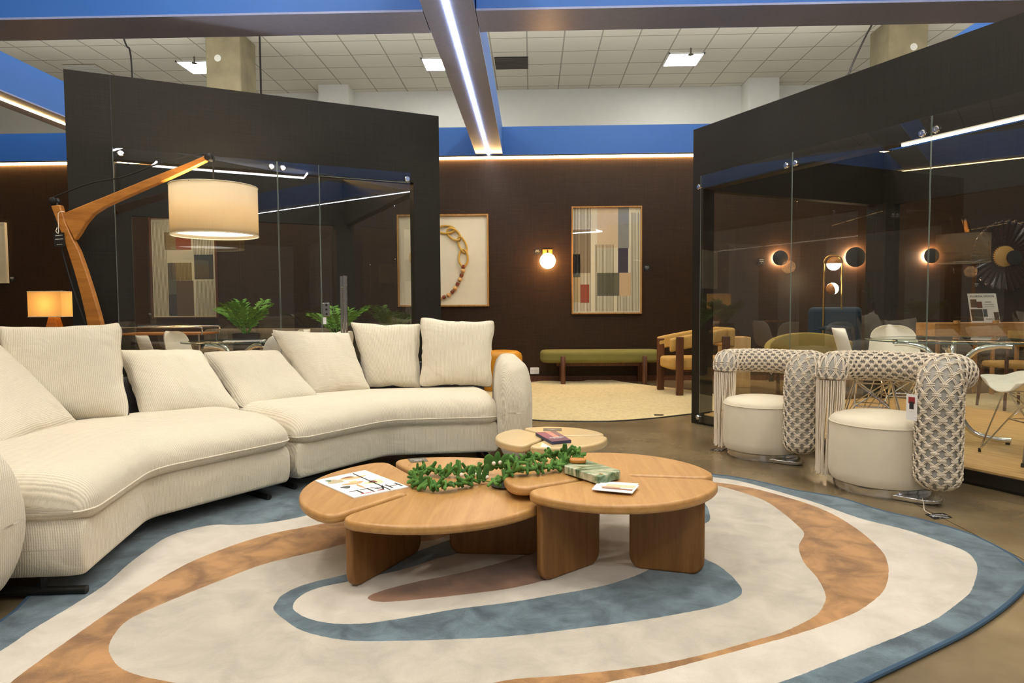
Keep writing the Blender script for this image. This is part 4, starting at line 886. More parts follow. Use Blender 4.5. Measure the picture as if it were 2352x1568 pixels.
for p, d in spots:
    ang = random.uniform(0, 2*PI); o1 = d.orthogonal().normalized(); o2 = d.cross(o1); ax = (o1*math.cos(ang)+o2*math.sin(ang)+d*random.uniform(-.6, .6)); ax.z *= .62; ax.normalize()
    zt = ZR if p.z > .37 else ZL
    q = p.copy(); low = q.z-abs(ax.z)*Lh-.007
    if low < zt+.001: q.z += zt+.001-low
    rot = Vector((0, 0, 1)).rotation_difference(ax).to_matrix().to_4x4(); sc = random.uniform(.8, 1.15); M = Matrix.Translation(q) @ rot @ Matrix.Scale(sc, 4)
    if cnt < 98:
        if me0 is None: o = obj('felt_stick', stick, 'felt_green', gar); me0 = o.data
        else: o = bpy.data.objects.new('felt_stick', me0 if cnt % 2 else me1); COL.objects.link(o); o.parent = gar; XF[o.name] = XF[gar.name]
        if cnt == 0: me1 = me0.copy(); me1.materials[0] = MAT['felt_green_light']
        o.matrix_local = XF[gar.name].inverted() @ M
    else: bulk.mi = cnt % 2; bulk.add(stick.v, stick.f, M)
    cnt += 1
o = obj('felt_sticks', bulk, ['felt_green', 'felt_green_light'], gar, world=True); o['kind'] = 'stuff'
def leafdisc(px, py, z, rx, rz, yawd, tilt):
    m = MB(); g = G(px, py, z); M = Matrix.Translation(g) @ Matrix.Rotation(math.radians(yawd), 4, 'Z') @ Matrix.Rotation(math.radians(tilt), 4, 'Y'); m.sphere((0, 0, 0), (rx, .005, rz), 20, 12, M); obj('felt_leaf', m, 'felt_green', gar, world=True)
for a in ((1084, 1090, .345, .024, .038, 60, 8), (1100, 1092, .342, .024, .04, 70, -14), (1115, 1086, .345, .022, .042, 50, 22), (1125, 1062, .365, .028, .04, 15, -14), (1142, 1057, .372, .02, .043, 40, 6), (1156, 1060, .368, .02, .038, 30, 28), (1166, 1060, .378, .028, .036, 5, 10)): leafdisc(*a)
for px, py, z in ((1094, 1090, .33), (1105, 1090, .33), (1118, 1096, .325), (1134, 1064, .365), (1149, 1062, .37), (1108, 1094, .33), (1060, 1090, .325)):
    m = MB(); m.sphere(G(px, py, z), .0095, 14, 8); obj('bead', m, 'bead_white', gar, world=True)

# ================================================================== rope armchairs
def rope_chair(label, loc, rz):
    t = thing('rope_armchair', label, 'armchair', loc, rz)
    # local frame: seat centre at origin, column toward -Y
    R = .385; zt = .695
    def pol(deg, r=R): a = math.radians(deg); return Vector((r*math.cos(a), r*math.sin(a), 0))
    col = Vector((.10, -.355, 0))
    pts = [col+Vector((0, 0, .085)), col+Vector((0, 0, .2)), col+Vector((0, 0, .4)), col+Vector((.0, .0, .58)), col+Vector((.03, .03, .675)), Vector((.20, -.27, zt+.01)), Vector((.33, -.16, zt)), Vector((.375, .01, zt)), Vector((.305, .19, zt)), Vector((.17, .34, zt)), Vector((0, .375, zt)), Vector((-.13, .32, zt)), Vector((-.18, .25, zt-.01)), Vector((-.19, .24, zt-.08))]
    C = cr(pts, 14); L = [0]
    for a, b in zip(C[:-1], C[1:]): L.append(L[-1]+(b-a).length)
    def rad(s):
        r = .104-.022*min(1, max(0, (s-.62)/.3)); e = .085
        if s < e: r *= math.sqrt(max(.02, 1-(1-s/e)**2))
        q = L[-1]-s
        if q < .03: r *= math.sqrt(max(.1, 1-(1-q/.03)**2))
        return r
    # frames along the centreline
    T = [(C[min(i+1, len(C)-1)]-C[max(i-1, 0)]).normalized() for i in range(len(C))]
    N = []; n = Vector((0, -1, 0))
    for tt in T: n = (n-tt*n.dot(tt)).normalized(); N.append(n.copy())
    m = MB(); m.tube(C, [rad(s) for s in L], 28); obj('padded_tube', m, 'grey_canvas', t)
    def surf(s, phi, dr=.0):
        s = max(0, min(L[-1], s)); i = 0
        import bisect
        i = min(len(L)-2, max(0, bisect.bisect_right(L, s)-1)); f = (s-L[i])/max(1e-9, L[i+1]-L[i]); c = C[i].lerp(C[i+1], f); n = N[i].lerp(N[i+1], f); tt = T[i].lerp(T[i+1], f).normalized(); n = (n-tt*n.dot(tt)).normalized(); b = tt.cross(n)
        return c+(n*math.cos(phi)+b*math.sin(phi))*(rad(s)+dr)
    NS = 11; CELL = .036; net = MB(); total = L[-1]
    dphi = PI/NS
    K = int(total/CELL)
    def strand(i, par, side, s0, s1, cell):
        out = []; n_ = int((s1-s0)/(cell/5))
        for k in range(n_+1):
            s = s0+(s1-s0)*k/n_; x = (s/cell+par) % 2; tri = x if x < 1 else 2-x      # 0..1..0
            tri = min(1, max(0, (tri-.14)/.72)); phi = (2*i+(tri-.5)*(1 if True else -1)+.0)*dphi+side*.043
            out.append(surf(s, phi, .0065+.003*math.sin(PI*tri)))
        return out
    for i in range(NS):
        for par in (0,):
            for side in (-1, 1):
                net.tube(strand(i, 0, side, .012, total-.01, CELL), .0027, 5, cap=False)
                # mirror strand
                out = []
                n_ = int((total-.02)/(CELL/5))
                for k in range(n_+1):
                    s = .012+(total-.022)*k/n_; x = (s/CELL) % 2; tri = x if x < 1 else 2-x; tri = min(1, max(0, (tri-.14)/.72)); phi = (2*i+1-(tri-.5))*dphi+side*.043
                    out.append(surf(s, phi, .0065+.003*math.sin(PI*tri)))
                net.tube(out, .0027, 5, cap=False)
    obj('rope_netting', net, 'cotton_rope', t)
    kn = MB()
    for k in range(int(total/CELL)+1):
        s = k*CELL
        if s < .015 or s > total-.01: continue
        for i in range(NS):
            phi = (2*i+(.5 if k % 2 else 1.5)+(0))*dphi
            for w_ in (-.0032, .0032): kn.tube([surf(s+w_, phi-.18, .006), surf(s+w_, phi-.09, .0115), surf(s+w_, phi+.09, .0115), surf(s+w_, phi+.18, .006)], .0031, 5)
    obj('knots', kn, 'cotton_rope', t)['kind'] = 'stuff'
    # fringe hanging from the loose end
    fr = MB(); rnd = random.Random(3); e = C[-1]
    for k in range(64):
        a = 2*PI*k/32+rnd.uniform(-.05, .05); rr = .079 if k < 32 else .062; z1 = rnd.uniform(.03, .06); base = e+Vector((math.cos(a)*rr, math.sin(a)*rr, .005)); wob_ = Vector((rnd.uniform(-.012, .012)-.015, rnd.uniform(-.012, .012), 0)); sq = Vector((-math.cos(a)*rr*.28, -math.sin(a)*rr*.3, 0))
        fr.tube(cr([base, base.lerp(Vector((base.x, base.y, z1)), .3)+wob_*.3, base.lerp(Vector((base.x, base.y, z1)), .65)+wob_+sq*.5, Vector((base.x, base.y, z1))+wob_*1.6+sq], 4), [.0042]*12+[.006], 5)
    obj('fringe', fr, 'cotton_rope', t)['kind'] = 'stuff'
    # seat drum
    m = MB(); r = .285; prof = [(.001, .052), (r-.04, .052), (r-.014, .062), (r-.004, .085), (r, .12), (r, .385), (r-.002, .398)]
    m.lathe(prof, 56); obj('seat_drum', m, 'cream_linen', t)
    m = MB(); m.lathe([(r-.002, .396), (r-.006, .412), (r-.03, .432), (r-.09, .446), (r-.17, .452), (.001, .455)], 56, cap=False); c_ = obj('seat_cushion', m, 'cream_linen', t)
    m = MB(); m.tube([pol(360*k/48, r) + Vector((0, 0, .396)) for k in range(48)], .0035, 6, closed=True); obj('piping', m, 'cream_linen', c_)
    # polished metal plinth, a drum foot with an arm running out below the column
    m = MB(); m.lathe([(.252, .012), (.255, .02), (.255, .053)], 48); m.lathe([(.24, .0), (.24, .012)], 40); obj('metal_plinth', m, 'chrome', t)
    m = MB(); d = (col-Vector()).normalized(); a = math.atan2(d.y, d.x); m.prism([(0, -.25), (.33, -.075), (.37, -.04), (.385, 0), (.37, .04), (.33, .075), (0, .25)], .012, .03, Matrix.Rotation(a, 4, 'Z')); m.prism([(0, -.23), (.32, -.06), (.36, 0), (.32, .06), (0, .23)], 0, .012, Matrix.Rotation(a, 4, 'Z')); obj('metal_foot', m, 'chrome', t, bevel=.003)
    return t
rc1 = rope_chair('rope netted armchair nearest the viewer, white hang tag on its upright', (2.05, 4.012, 0), math.radians(3))
rc2 = dup(rc1, (1.655, 4.905, 0), math.radians(9), 'rope netted armchair farther back, beside the booth corner post', scale=.95)
rc1['group'] = rc2['group'] = 'rope netted armchairs in front of the right booth'
def floor_tag(px, label, strpts):
    Q = [G(x, y, .002) for x, y in px]; c = sum(Q, Vector())/4; t = thing('hang_tag', label, 'tag', (c.x, c.y, 0)); m = MB(); m.prism([(p.x, p.y) for p in Q], .0005, .002); obj('card', m, 'black_card', t, world=True, smooth=False)
    X = (Q[1]-Q[0]).normalized(); X.z = 0; Y = Vector((0, 0, 1)).cross(X)
    for k, s in enumerate(('HAMMO-C', 'POLTRONA', 'por unidade')): obj('lettering', textmb(s, .017 if k < 2 else .012, frame(c+Y*(.5-k)*.022+Vector((0, 0, .0008)), X, Y, Vector((0, 0, 1))), .0002), 'paper_white', t, world=True, smooth=False)
    m = MB(); m.tube(cr(strpts, 5), .0016, 5); obj('string', m, 'cotton_rope', t, world=True)
floor_tag(((2124, 1180), (2166, 1177), (2188, 1188), (2146, 1192)), 'black card tag lying on the floor by the nearer rope armchair', [G(2140, 1181, .003), G(2124, 1172, .006), G(2122, 1160, .02), Vector((2.09, 3.66, .04))])
floor_tag(((1630, 1033), (1640, 1029), (1668, 1031), (1658, 1036)), 'black card tag lying on the floor beneath the farther chair fringe', [G(1655, 1032, .003), G(1664, 1029, .006), G(1668, 1026, .01)])
# white hang tag on the near chair
c = Vector((2.033, 3.68, .53)); t = thing('hang_tag', 'white care tag with red print hanging on the nearer rope armchair', 'tag', tuple(c)); m = MB(); M = Matrix.Translation(c) @ Matrix.Rotation(math.radians(-62), 4, 'Z'); m.box((-.03, -.001, -.07), (.03, .001, .07), M); obj('card', m, 'paper_white', t, world=True, smooth=False)
m = MB(); m.box((-.018, -.0018, .02), (.018, .0018, .055), M); obj('printed_picture', m, pal(150, 40, 40), t, world=True, smooth=False)
m = MB(); m.box((-.012, -.0022, -.01), (.012, .0022, .03), M); obj('printed_picture', m, pal(40, 36, 40), t, world=True, smooth=False)
m = MB(); m.tube([c+Vector((0, 0, .07)), c+Vector((.02, -.01, .13)), c+Vector((.05, -.02, .16))], .0015, 5); obj('string', m, 'cotton_rope', t, world=True)

# ================================================================== arc lamp
LY = 4.40; LP0 = (-2.6, LY)
def lp(x, y): return PLN(x, y, LP0, 4.0)
lamp = thing('arc_floor_lamp', 'tall wooden arc lamp with a big drum shade behind the sofa', 'floor lamp', (-2.6, LY, 0))
n4 = Vector((-math.sin(math.radians(4)), math.cos(math.radians(4)), 0))
def board(pts, th, name, dz=0, mt='lamp_wood', parent=None, bev=.006):
    P = [lp(*p)+n4*dz for p in pts]; X = Vector((math.cos(math.radians(4)), math.sin(math.radians(4)), 0)); Z = Vector((0, 0, 1)); O = P[0]
    M = frame(O, X, Z, -n4); m = MB(); m.prism([((p-O).dot(X), (p-O).z) for p in P], -th, 0, M); return obj(name, m, mt, parent or lamp, world=True, bevel=bev, seg=2)
pole = [(116, 472), (137, 470), (150, 512), (166, 548), (180, 575), (196, 620), (212, 670), (226, 718), (240, 772), (256, 850), (268, 950), (276, 1092), (226, 1092), (222, 960), (214, 850), (204, 770), (196, 725), (184, 675), (168, 618), (150, 562), (134, 520)]
board(pole, .045, 'pole')
up = [(139, 491), (200, 466), (265, 440), (330, 413), (390, 389), (440, 369), (467, 357), (473, 368), (440, 385), (390, 408), (330, 434), (280, 456), (240, 474), (212, 492), (194, 513), (181, 535), (170, 551)]
board(up, .045, 'arm', dz=.004)
def wheel(x, y, r, parent=lamp):
    c = lp(x, y)+n4*.022; m = MB(); m.lathe([(r*.6, -.03), (r, -.026), (r, -.012), (r*.6, -.006), (r*.6, .006), (r, .012), (r, .026), (r*.6, .03)], 20, frame(c, Vector((1, 0, 0)), Vector((0, 0, 1)), Vector((0, -1, 0)))); obj('pulley', m, 'black_trim', parent, world=True)
wheel(121, 461, .024); wheel(478, 360, .024)
for px, py, q, qy in ((121, 461, 126, 474), (478, 360, 466, 364)):
    m = MB(); m.tube([lp(px, py)+n4*.022, lp(q, qy)+n4*.022], .014, 8); obj('pulley_bracket', m, 'black_trim', lamp, world=True)
sc_ = lp(490, 490)+n4*.022; SR = .270; zs0, zs1 = lp(392, 541).z, lp(490, 428).z
cord = cr([lp(x, y)+n4*.022 for x, y in ((245, 1050), (225, 900), (195, 760), (172, 690), (150, 620), (135, 560), (122, 500), (114, 466), (117, 454), (128, 448), (200, 420), (280, 404), (350, 378), (420, 358), (470, 352), (482, 352), (488, 362))]+[Vector((sc_.x, sc_.y, zs1+.12)), Vector((sc_.x, sc_.y, zs1+.01))], 6)
m = MB(); m.tube(cord, .0055, 6); obj('cord', m, 'black_rubber', lamp, world=True)
m = MB(); m.lathe([(SR, zs0), (SR, zs1)], 72, Matrix.Translation((sc_.x, sc_.y, 0)), cap=False); sh = obj('lamp_shade', m, 'shade_linen', lamp, world=True); s = sh.modifiers.new('thickness', 'SOLIDIFY'); s.thickness = .002
for z in (zs0, zs1):
    m = MB(); m.tube([(sc_.x+SR*math.cos(2*PI*k/72), sc_.y+SR*math.sin(2*PI*k/72), z) for k in range(72)], .0035, 6, closed=True); obj('rim', m, 'mat_cream', sh, world=True)
m = MB(); m.lathe([(.001, 0), (SR-.006, 0), (SR-.006, .004), (.001, .004)], 48, Matrix.Translation((sc_.x, sc_.y, zs0+.022)), cap=False); obj('diffuser', m, 'shade_diffuser', sh, world=True)
m = MB()
for k in range(3): a = 2*PI*k/3+.4; m.tube([(sc_.x, sc_.y, zs1+.005), (sc_.x+SR*math.cos(a), sc_.y+SR*math.sin(a), zs1-.005)], .003, 6)
m.tube([(sc_.x, sc_.y, zs1+.02), (sc_.x, sc_.y, zs1-.09)], .018, 10); obj('spider', m, 'black_trim', sh, world=True)
l = bpy.data.lights.new('lamp_light', 'POINT'); l.energy = 26; l.color = (1, .84, .64); l.shadow_soft_size = .06; lo = bpy.data.objects.new('lamp_light', l); COL.objects.link(lo); lo.location = (sc_.x, sc_.y, (zs0+zs1)/2+.02)
m = MB(); b = lp(251, 1092); m.lathe([(.17, 0), (.17, .012), (.16, .016)], 40, Matrix.Translation((b.x, b.y+.03, 0))); obj('base_plate', m, 'black_trim', lamp, world=True)
# its hang tag
P = [lp(*p)-n4*.015 for p in ((126, 536), (151, 534), (153, 565), (128, 567))]; c = sum(P, Vector())/4; t = thing('hang_tag', 'black card tag tied to the wooden arc lamp pole', 'tag', tuple(c))
X = (P[1]-P[0]).normalized(); Z = (P[0]-P[3]).normalized(); M = frame(c, X, Z, X.cross(Z)); w_, h_ = (P[1]-P[0]).length, (P[0]-P[3]).length
m = MB(); m.box((-w_/2, -h_/2, -.0006), (w_/2, h_/2, .0006), M); obj('card', m, 'black_card', t, world=True, smooth=False)
for k, (s, sz, yy) in enumerate((('HAMMO-C', .0095, .30), ('PAZELUSTRE', .0088, 0.03), ('@hammo.arq', .006, -.36))): obj('lettering', textmb(s, sz, M @ Matrix.Translation((0, yy*h_, .001)), .0003), 'paper_white', t, world=True, smooth=False)
m = MB(); m.tube(cr([lp(135, 537)-n4*.017, lp(133, 528)-n4*.02, lp(134, 522)-n4*.012], 4)+cr([lp(138, 535)-n4*.016, lp(138, 510)-n4*.018, lp(138, 491)-n4*.018, lp(143, 486)-n4*.01, lp(150, 486)-n4*.01], 4), .002, 5) if False else m.tube(cr([lp(138, 535)-n4*.016, lp(138, 512)-n4*.018, lp(138, 491)-n4*.018, lp(144, 486)-n4*.012, lp(150, 487)-n4*.010], 4), .0022, 5)
m.tube(cr([lp(138, 537)-n4*.017, lp(133, 532)-n4*.02, lp(134, 523)-n4*.012], 4), .0022, 5); obj('string', m, 'cotton_rope', t, world=True)

# ================================================================== back area furniture
# sisal rug
pts = [(1222, 878), (1250, 875), (1330, 876), (1352, 872), (1370, 870), (1400, 872), (1430, 877), (1490, 885), (1560, 893), (1640, 905), (1690, 920), (1660, 940), (1590, 949), (1540, 955), (1480, 961), (1400, 966), (1300, 966), (1222, 963), (1130, 950), (1080, 930), (1090, 905), (1150, 886)]
P = [p.to_2d() for p in cr([Vector((G(x, y, .008).x, G(x, y, .008).y, 0)) for x, y in pts], 5, True)]
P = [Vector((p.x, min(p.y, YB-.03))) for p in P]
m = MB(); m.prism([(p.x, p.y) for p in P], .0005, .012); s = obj('sisal_rug', m, 'sisal', smooth=False); setp(s, 'straw coloured round woven rug on the floor before the green bench', 'rug')
m = MB(); m.tube([(p.x, p.y, .004) for p in P], .006, 6, closed=True); o = obj('binding', m, 'black_trim', s, world=True)
card('floor_tag', ((1502, 951), (1524, 951), (1524, 953.5), (1503, 953.5)), .013, .002, 'black_card', 'small dark tag lying near the front edge of the straw coloured rug', 'tag')
# bench
x0, x1 = AY(1241, 830, 9.45).x, AY(1522, 830, 9.45).x
t = thing('bench', 'long olive green upholstered bench with round dark legs against the wall', 'bench', ((x0+x1)/2, 9.62, .013))
m = MB(); wd = .46; m.prism(rrect(x1-x0, wd, .18, 8), .285, .455); obj('seat', m, 'olive_fabric', t, bevel=.05, seg=5)
m = MB(); m.box((-.62, -.10, .235), (.62, .10, .284)); obj('rail', m, 'dark_wood', t, smooth=False)
for sx in (AY(1293, 850, 9.42).x-(x0+x1)/2, AY(1480, 850, 9.42).x-(x0+x1)/2):
    for sy in (-.235, .235):
        m = MB(); m.tube([(sx+(-.03 if sx < 0 else .0)*0, sy, 0), (sx, sy, .37), (sx, sy, .385)], [.034, .034, .026], 16); obj('leg', m, 'dark_wood', t)
    m = MB(); m.box((sx-.03, -.235, .235), (sx+.03, .235, .284)); obj('crossbar', m, 'dark_wood', t, smooth=False)
# orange pouf
c = AY(1158, 830, 8.75); t = thing('leather_pouf', 'round orange leather pouf with a small metal handle behind the sofa arm', 'pouf', (c.x-.02, 8.75, 0)); m = MB(); r = .255
m.lathe([(.2, 0), (r-.01, .015), (r, .05), (r, .44), (r-.015, .485), (r-.06, .515), (r-.14, .525), (.001, .527)], 44); obj('body', m, 'orange_leather', t)
m = MB(); m.box((.07, -r-.012, .26), (.125, -r+.012, .36)); m.tube([(.095, -r+.01, .36), (.09, -r-.005, .42), (.085, -r+.03, .49)], .006, 6); obj('handle', m, 'grey_card', t)
# ochre armchair seen half behind the right booth post
c = G(1549, 907, .013); t = thing('wood_armchair', 'armchair with ochre upholstery and thick dark wooden legs beside the bench', 'armchair', (c.x+.32, c.y+.32, .013), math.radians(6))
def bar(a, b, w_, d_, name, mt, p): m = MB(); m.box((a[0]-w_/2, a[1]-d_/2, a[2]), (b[0]+w_/2, b[1]+d_/2, b[2])); return obj(name, m, mt, p, bevel=.008)
for x, y, h in ((-.30, -.32, .70), (-.36, .26, .66), (.28, -.28, .70), (.28, .28, .70)): bar((x, y, 0), (x, y, h), .085, .05 if y < 0 else .06, 'leg', 'dark_wood', t)
m = MB(); m.prism(rrect(.78, .56, .12, 6), .30, .44); obj('seat', m, 'ochre_fabric', t, bevel=.035, seg=4)
m = MB(); m.box((-.3, -.22, .27), (.3, .22, .30)); obj('seat_frame', m, 'dark_wood', t, smooth=False)
def armband(y0, y1, name):
    m = MB(); P = cr([(-.40, y0, .60), (-.2, y0, .64), (.1, y0, .69), (.34, (y0+y1)/2, .72)], 5); vs = []
    for i, p in enumerate(P):
        for dy, dz in ((-.035, -.085), (.035, -.085), (.042, .0), (.035, .075), (-.035, .075), (-.042, 0)): vs.append((p.x, p.y+dy, p.z+dz))
    fs = [(i*6+k, i*6+(k+1) % 6, (i+1)*6+(k+1) % 6, (i+1)*6+k) for i in range(len(P)-1) for k in range(6)]+[tuple(range(6))[::-1], tuple(range(len(vs)-6, len(vs)))]
    m.add(vs, fs); obj(name, m, 'ochre_fabric', t, bevel=.02)
armband(-.26, -.1, 'armrest'); armband(.27, .1, 'armrest')
m = MB(); m.prism(rrect(.09, .56, .04, 5, .36, 0), .56, .80); obj('backrest', m, 'ochre_fabric', t, bevel=.03)
# left: table lamp on a low console
c = AY(124, 712, 9.0); t = thing('table_lamp', 'table lamp with a glowing yellow shade on a tapered wooden base', 'table lamp', (c.x, 9.0, .56)); zt0, zt1 = AY(90, 727, 9).z, AY(90, 670, 9).z; hw = (AY(163, 700, 9).x-AY(85, 700, 9).x)/2
m = MB(); q = rrect(hw*2, hw*1.5, .01, 3); n = len(q); vs = [(x+c.x, y+9.0, zt0) for x, y in q]+[(x+c.x, y+9.0, zt1) for x, y in q]; m.add(vs, [(i, (i+1) % n, n+(i+1) % n, n+i) for i in range(n)]); sh = obj('lamp_shade', m, 'shade_yellow', t, world=True, smooth=False)
for z in (zt0, zt1): m = MB(); m.tube([(x+c.x, y+9.0, z) for x, y in q], .006, 5, closed=True); obj('rim', m, 'mat_cream', sh, world=True)
m = MB(); a = .045; bb = .12; vs = [(-bb, -bb, 0), (bb, -bb, 0), (bb, bb, 0), (-bb, bb, 0), (-a, -a, zt0+.02-.56), (a, -a, zt0+.02-.56), (a, a, zt0+.02-.56), (-a, a, zt0+.02-.56)]; m.add(vs, [(0,3,2,1),(4,5,6,7),(0,1,5,4),(1,2,6,5),(2,3,7,6),(3,0,4,7)]); o = obj('base', m, 'lamp_wood', t, bevel=.004)
l = bpy.data.lights.new('table_lamp_light', 'POINT'); l.energy = 5; l.color = (1, .66, .32); l.shadow_soft_size = .09; lo = bpy.data.objects.new('table_lamp_light', l); COL.objects.link(lo); lo.location = (c.x, 9.0, (zt0+zt1)/2)
t = thing('console_table', 'low wooden console holding the yellow table lamp', 'table', (c.x, 9.05, 0)); m = MB(); m.box((-.8, -.25, .52), (.5, .25, .56)); obj('table_top', m, 'lamp_wood', t, bevel=.004)
for x in (-.75, .45):
    for y in (-.2, .2): m = MB(); m.box((x-.025, y-.025, 0), (x+.025, y+.025, .52)); obj('leg', m, 'lamp_wood', t, smooth=False)
# taupe sofas against the wall behind the left booth
def couch(x, y, w_, label, mt='taupe_fabric', rz=0, hb=.80):
    t = thing('sofa', label, 'sofa', (x, y, 0), rz); m = MB(); m.box((-w_/2, -.45, .12), (w_/2, .4, .40)); obj('base', m, mt, t, bevel=.04)
    m = MB(); m.box((-w_/2, .15, .40), (w_/2, .42, hb)); obj('backrest', m, mt, t, bevel=.07, seg=4)
    for s in (-1, 1):
        m = MB(); m.box((min(s*w_/2, s*(w_/2+.2)), -.45, .12), (max(s*w_/2, s*(w_/2+.2)), .42, .60)); obj('arm', m, mt, t, bevel=.06, seg=4)
        m = MB(); m.box((min(s*.02, s*(w_/2-.01)), -.44, .41), (max(s*.02, s*(w_/2-.01)), .16, .53)); obj('seat_cushion', m, mt, t, bevel=.05, seg=4)
        for yy in (-.38, .34): m = MB(); m.tube([(s*(w_/2+.1), yy, 0), (s*(w_/2+.1), yy, .13)], .02, 10); obj('leg', m, 'dark_wood', t)
    return t
couch(-3.75, 9.28, 1.8, 'taupe sofa against the wall, below the print seen through the left booth'); couch(-1.5, 9.28, 1.3, 'taupe sofa against the wall, below the chain relief')

# ---- white shell chair
def shell_chair(label, loc, rz, group):
    t = thing('shell_chair', label, 'chair', loc, rz, group); N = 17; prof = [(.235, .425), (.22, .437), (.15, .44), (.05, .43), (-.06, .425), (-.14, .44), (-.19, .49), (-.215, .57), (-.235, .66), (-.26, .75), (-.275, .81)]
    PR = cr([(a, b, 0) for a, b in prof], 3)
    def f(u, v):
        i = min(len(PR)-1, int(round(v*(len(PR)-1)))); p = PR[i]; vv = v; a = 2*u-1
        hwid = .235 if vv < .45 else .235-.08*((vv-.45)/.55)**1.2
        if vv > .86: hwid *= math.sqrt(max(.12, 1-((vv-.86)/.15)**2))
        if vv < .10: hwid *= math.sqrt(max(.35, 1-((.10-vv)/.13)**2))
        up = .075*abs(a)**2.6 if vv < .5 else 0; fw_ = .095*abs(a)**2.2*(1 if vv > .45 else 0)
        mid = .12*abs(a)**2.4*max(0, 1-abs(vv-.5)/.22)
        return Vector((a*hwid, p.x+fw_*min(1, (vv-.45)/.15 if vv > .45 else 0), p.y+up*(1-max(0, (vv-.35)/.15) if vv > .35 else 1)+mid))
    m = MB(); m.grid(f, N, len(PR)); o = obj('seat_shell', m, 'white_plastic', t); s = o.modifiers.new('thickness', 'SOLIDIFY'); s.thickness = .007; ss_ = o.modifiers.new('s', 'SUBSURF'); ss_.levels = 1; ss_.render_levels = 1
    m = MB(); r = .0052
    top = [(-.13, .13), (.13, .13), (.13, -.11), (-.13, -.11)]; bot = [(-.22, .22), (.22, .22), (.22, -.22), (-.22, -.22)]
    for i in range(4):
        T0, B0 = top[i], bot[i]; T1 = top[(i+1) % 4]; T3 = top[i-1]
        m.tube([(T0[0], T0[1], .415), (B0[0], B0[1], .012)], r, 6)
        mid = ((B0[0]*.5), (B0[1]*.5), .24)
        m.tube([(B0[0], B0[1], .012), mid, (T1[0]*.9, T1[1]*.9, .41)], r, 6); m.tube([(B0[0], B0[1], .012), mid, (T3[0]*.9, T3[1]*.9, .41)], r, 6)
        B1 = bot[(i+1) % 4]; m.tube([(B0[0]*.5, B0[1]*.5, .24), (B1[0]*.5, B1[1]*.5, .24)], r, 6)
    m.tube([(x, y, .413) for x, y in top], r, 6, closed=True); obj('wire_base', m, 'chrome', t)
    for x, y in bot: m = MB(); m.tube([(x, y, 0), (x, y, .025)], .009, 8); obj('foot_cap', m, 'black_rubber', t)
    return t
def glass_table(label, loc, R, rz):
    t = thing('glass_table', label, 'table', loc, rz); m = MB(); m.lathe([(.001, .715), (R-.004, .715), (R, .718), (R, .722), (R-.004, .725), (.001, .725)], 64, cap=False); obj('table_top', m, 'table_glass', t)
    m = MB(); m.tube([(R*math.cos(2*PI*k/64), R*math.sin(2*PI*k/64), .72) for k in range(64)], .0045, 6, closed=True); obj('rim', m, 'felt_green', t) if False else obj('rim', m, pal(44, 66, 56), t)
    for k in range(4):
        a = PI/4+PI/2*k; m = MB(); d = Vector((math.cos(a), math.sin(a), 0)); z = Vector((0, 0, 1)); m.tube(cr([d*.36+z*.685, d*.27+z*.685, d*.14+z*.64, d*.062+z*.50, d*.05+z*.35, d*.062+z*.2, d*.14+z*.07, d*.27+z*.03, d*.37+z*.03], 6), .019, 12); obj('leg', m, 'chrome', t)
        m = MB(); m.tube([d*.355+z*.685, d*.355+z*.715], .017, 10); obj('pad', m, 'black_rubber', t); m = MB(); m.tube([d*.35+z*0, d*.35+z*.02], .014, 10); obj('foot', m, 'black_rubber', t)
    return t
gl = 'white shell chairs around the glass table in the left booth'; gr_ = 'white shell chairs around the glass table in the right booth'
zL = .061; zR = .101
s1 = shell_chair('white shell chair left of the glass table, nearest the front glass of the left booth', (-2.98, 5.55, zL), math.radians(-60), gl)
dup(s1, (-3.28, 6.45, zL), math.radians(-98), 'white shell chair left of the glass table, deeper inside the left booth')
dup(s1, (-2.28, 5.85, zL), math.radians(58), 'white shell chair right of the glass table, nearer the front glass of the left booth')
dup(s1, (-2.50, 6.75, zL), math.radians(125), 'white shell chair right of the glass table, far side in the left booth')
dup(s1, (-1.92, 6.3, zL), math.radians(70), 'white shell chair showing only its top edge beside the glass door')
glass_table('round glass table with curved chrome legs inside the left booth', (-2.73, 6.2, zL), .47, .3)
dup(s1, (2.99, 5.62, zR), math.radians(168), 'white shell chair facing out, behind the glass table in the right booth', group=gr_)
dup(s1, (2.50, 5.06, zR), math.radians(-114), 'white shell chair seen edge on, between the two rope armchairs', group=gr_)
dup(s1, (3.17, 4.32, zR), math.radians(86), 'white shell chair cut by the right photo edge', group=gr_)
glass_table('round glass table with curved chrome legs inside the right booth', (3.03, 5.0, zR), .55, .15)
# papers on left booth table
g = Vector((-2.62, 6.12, zL+.7255)); t = thing('magazine', 'open magazine lying on the glass table in the left booth', 'magazine', tuple(g), .25); m = MB(); m.prism(rrect(.34, .22, .004, 2), 0, .006); obj('cover', m, 'paper_white', t); m = MB(); m.prism(rrect(.3, .18, .004, 2), .006, .0068); obj('printed_picture', m, pal(120, 120, 116), t)
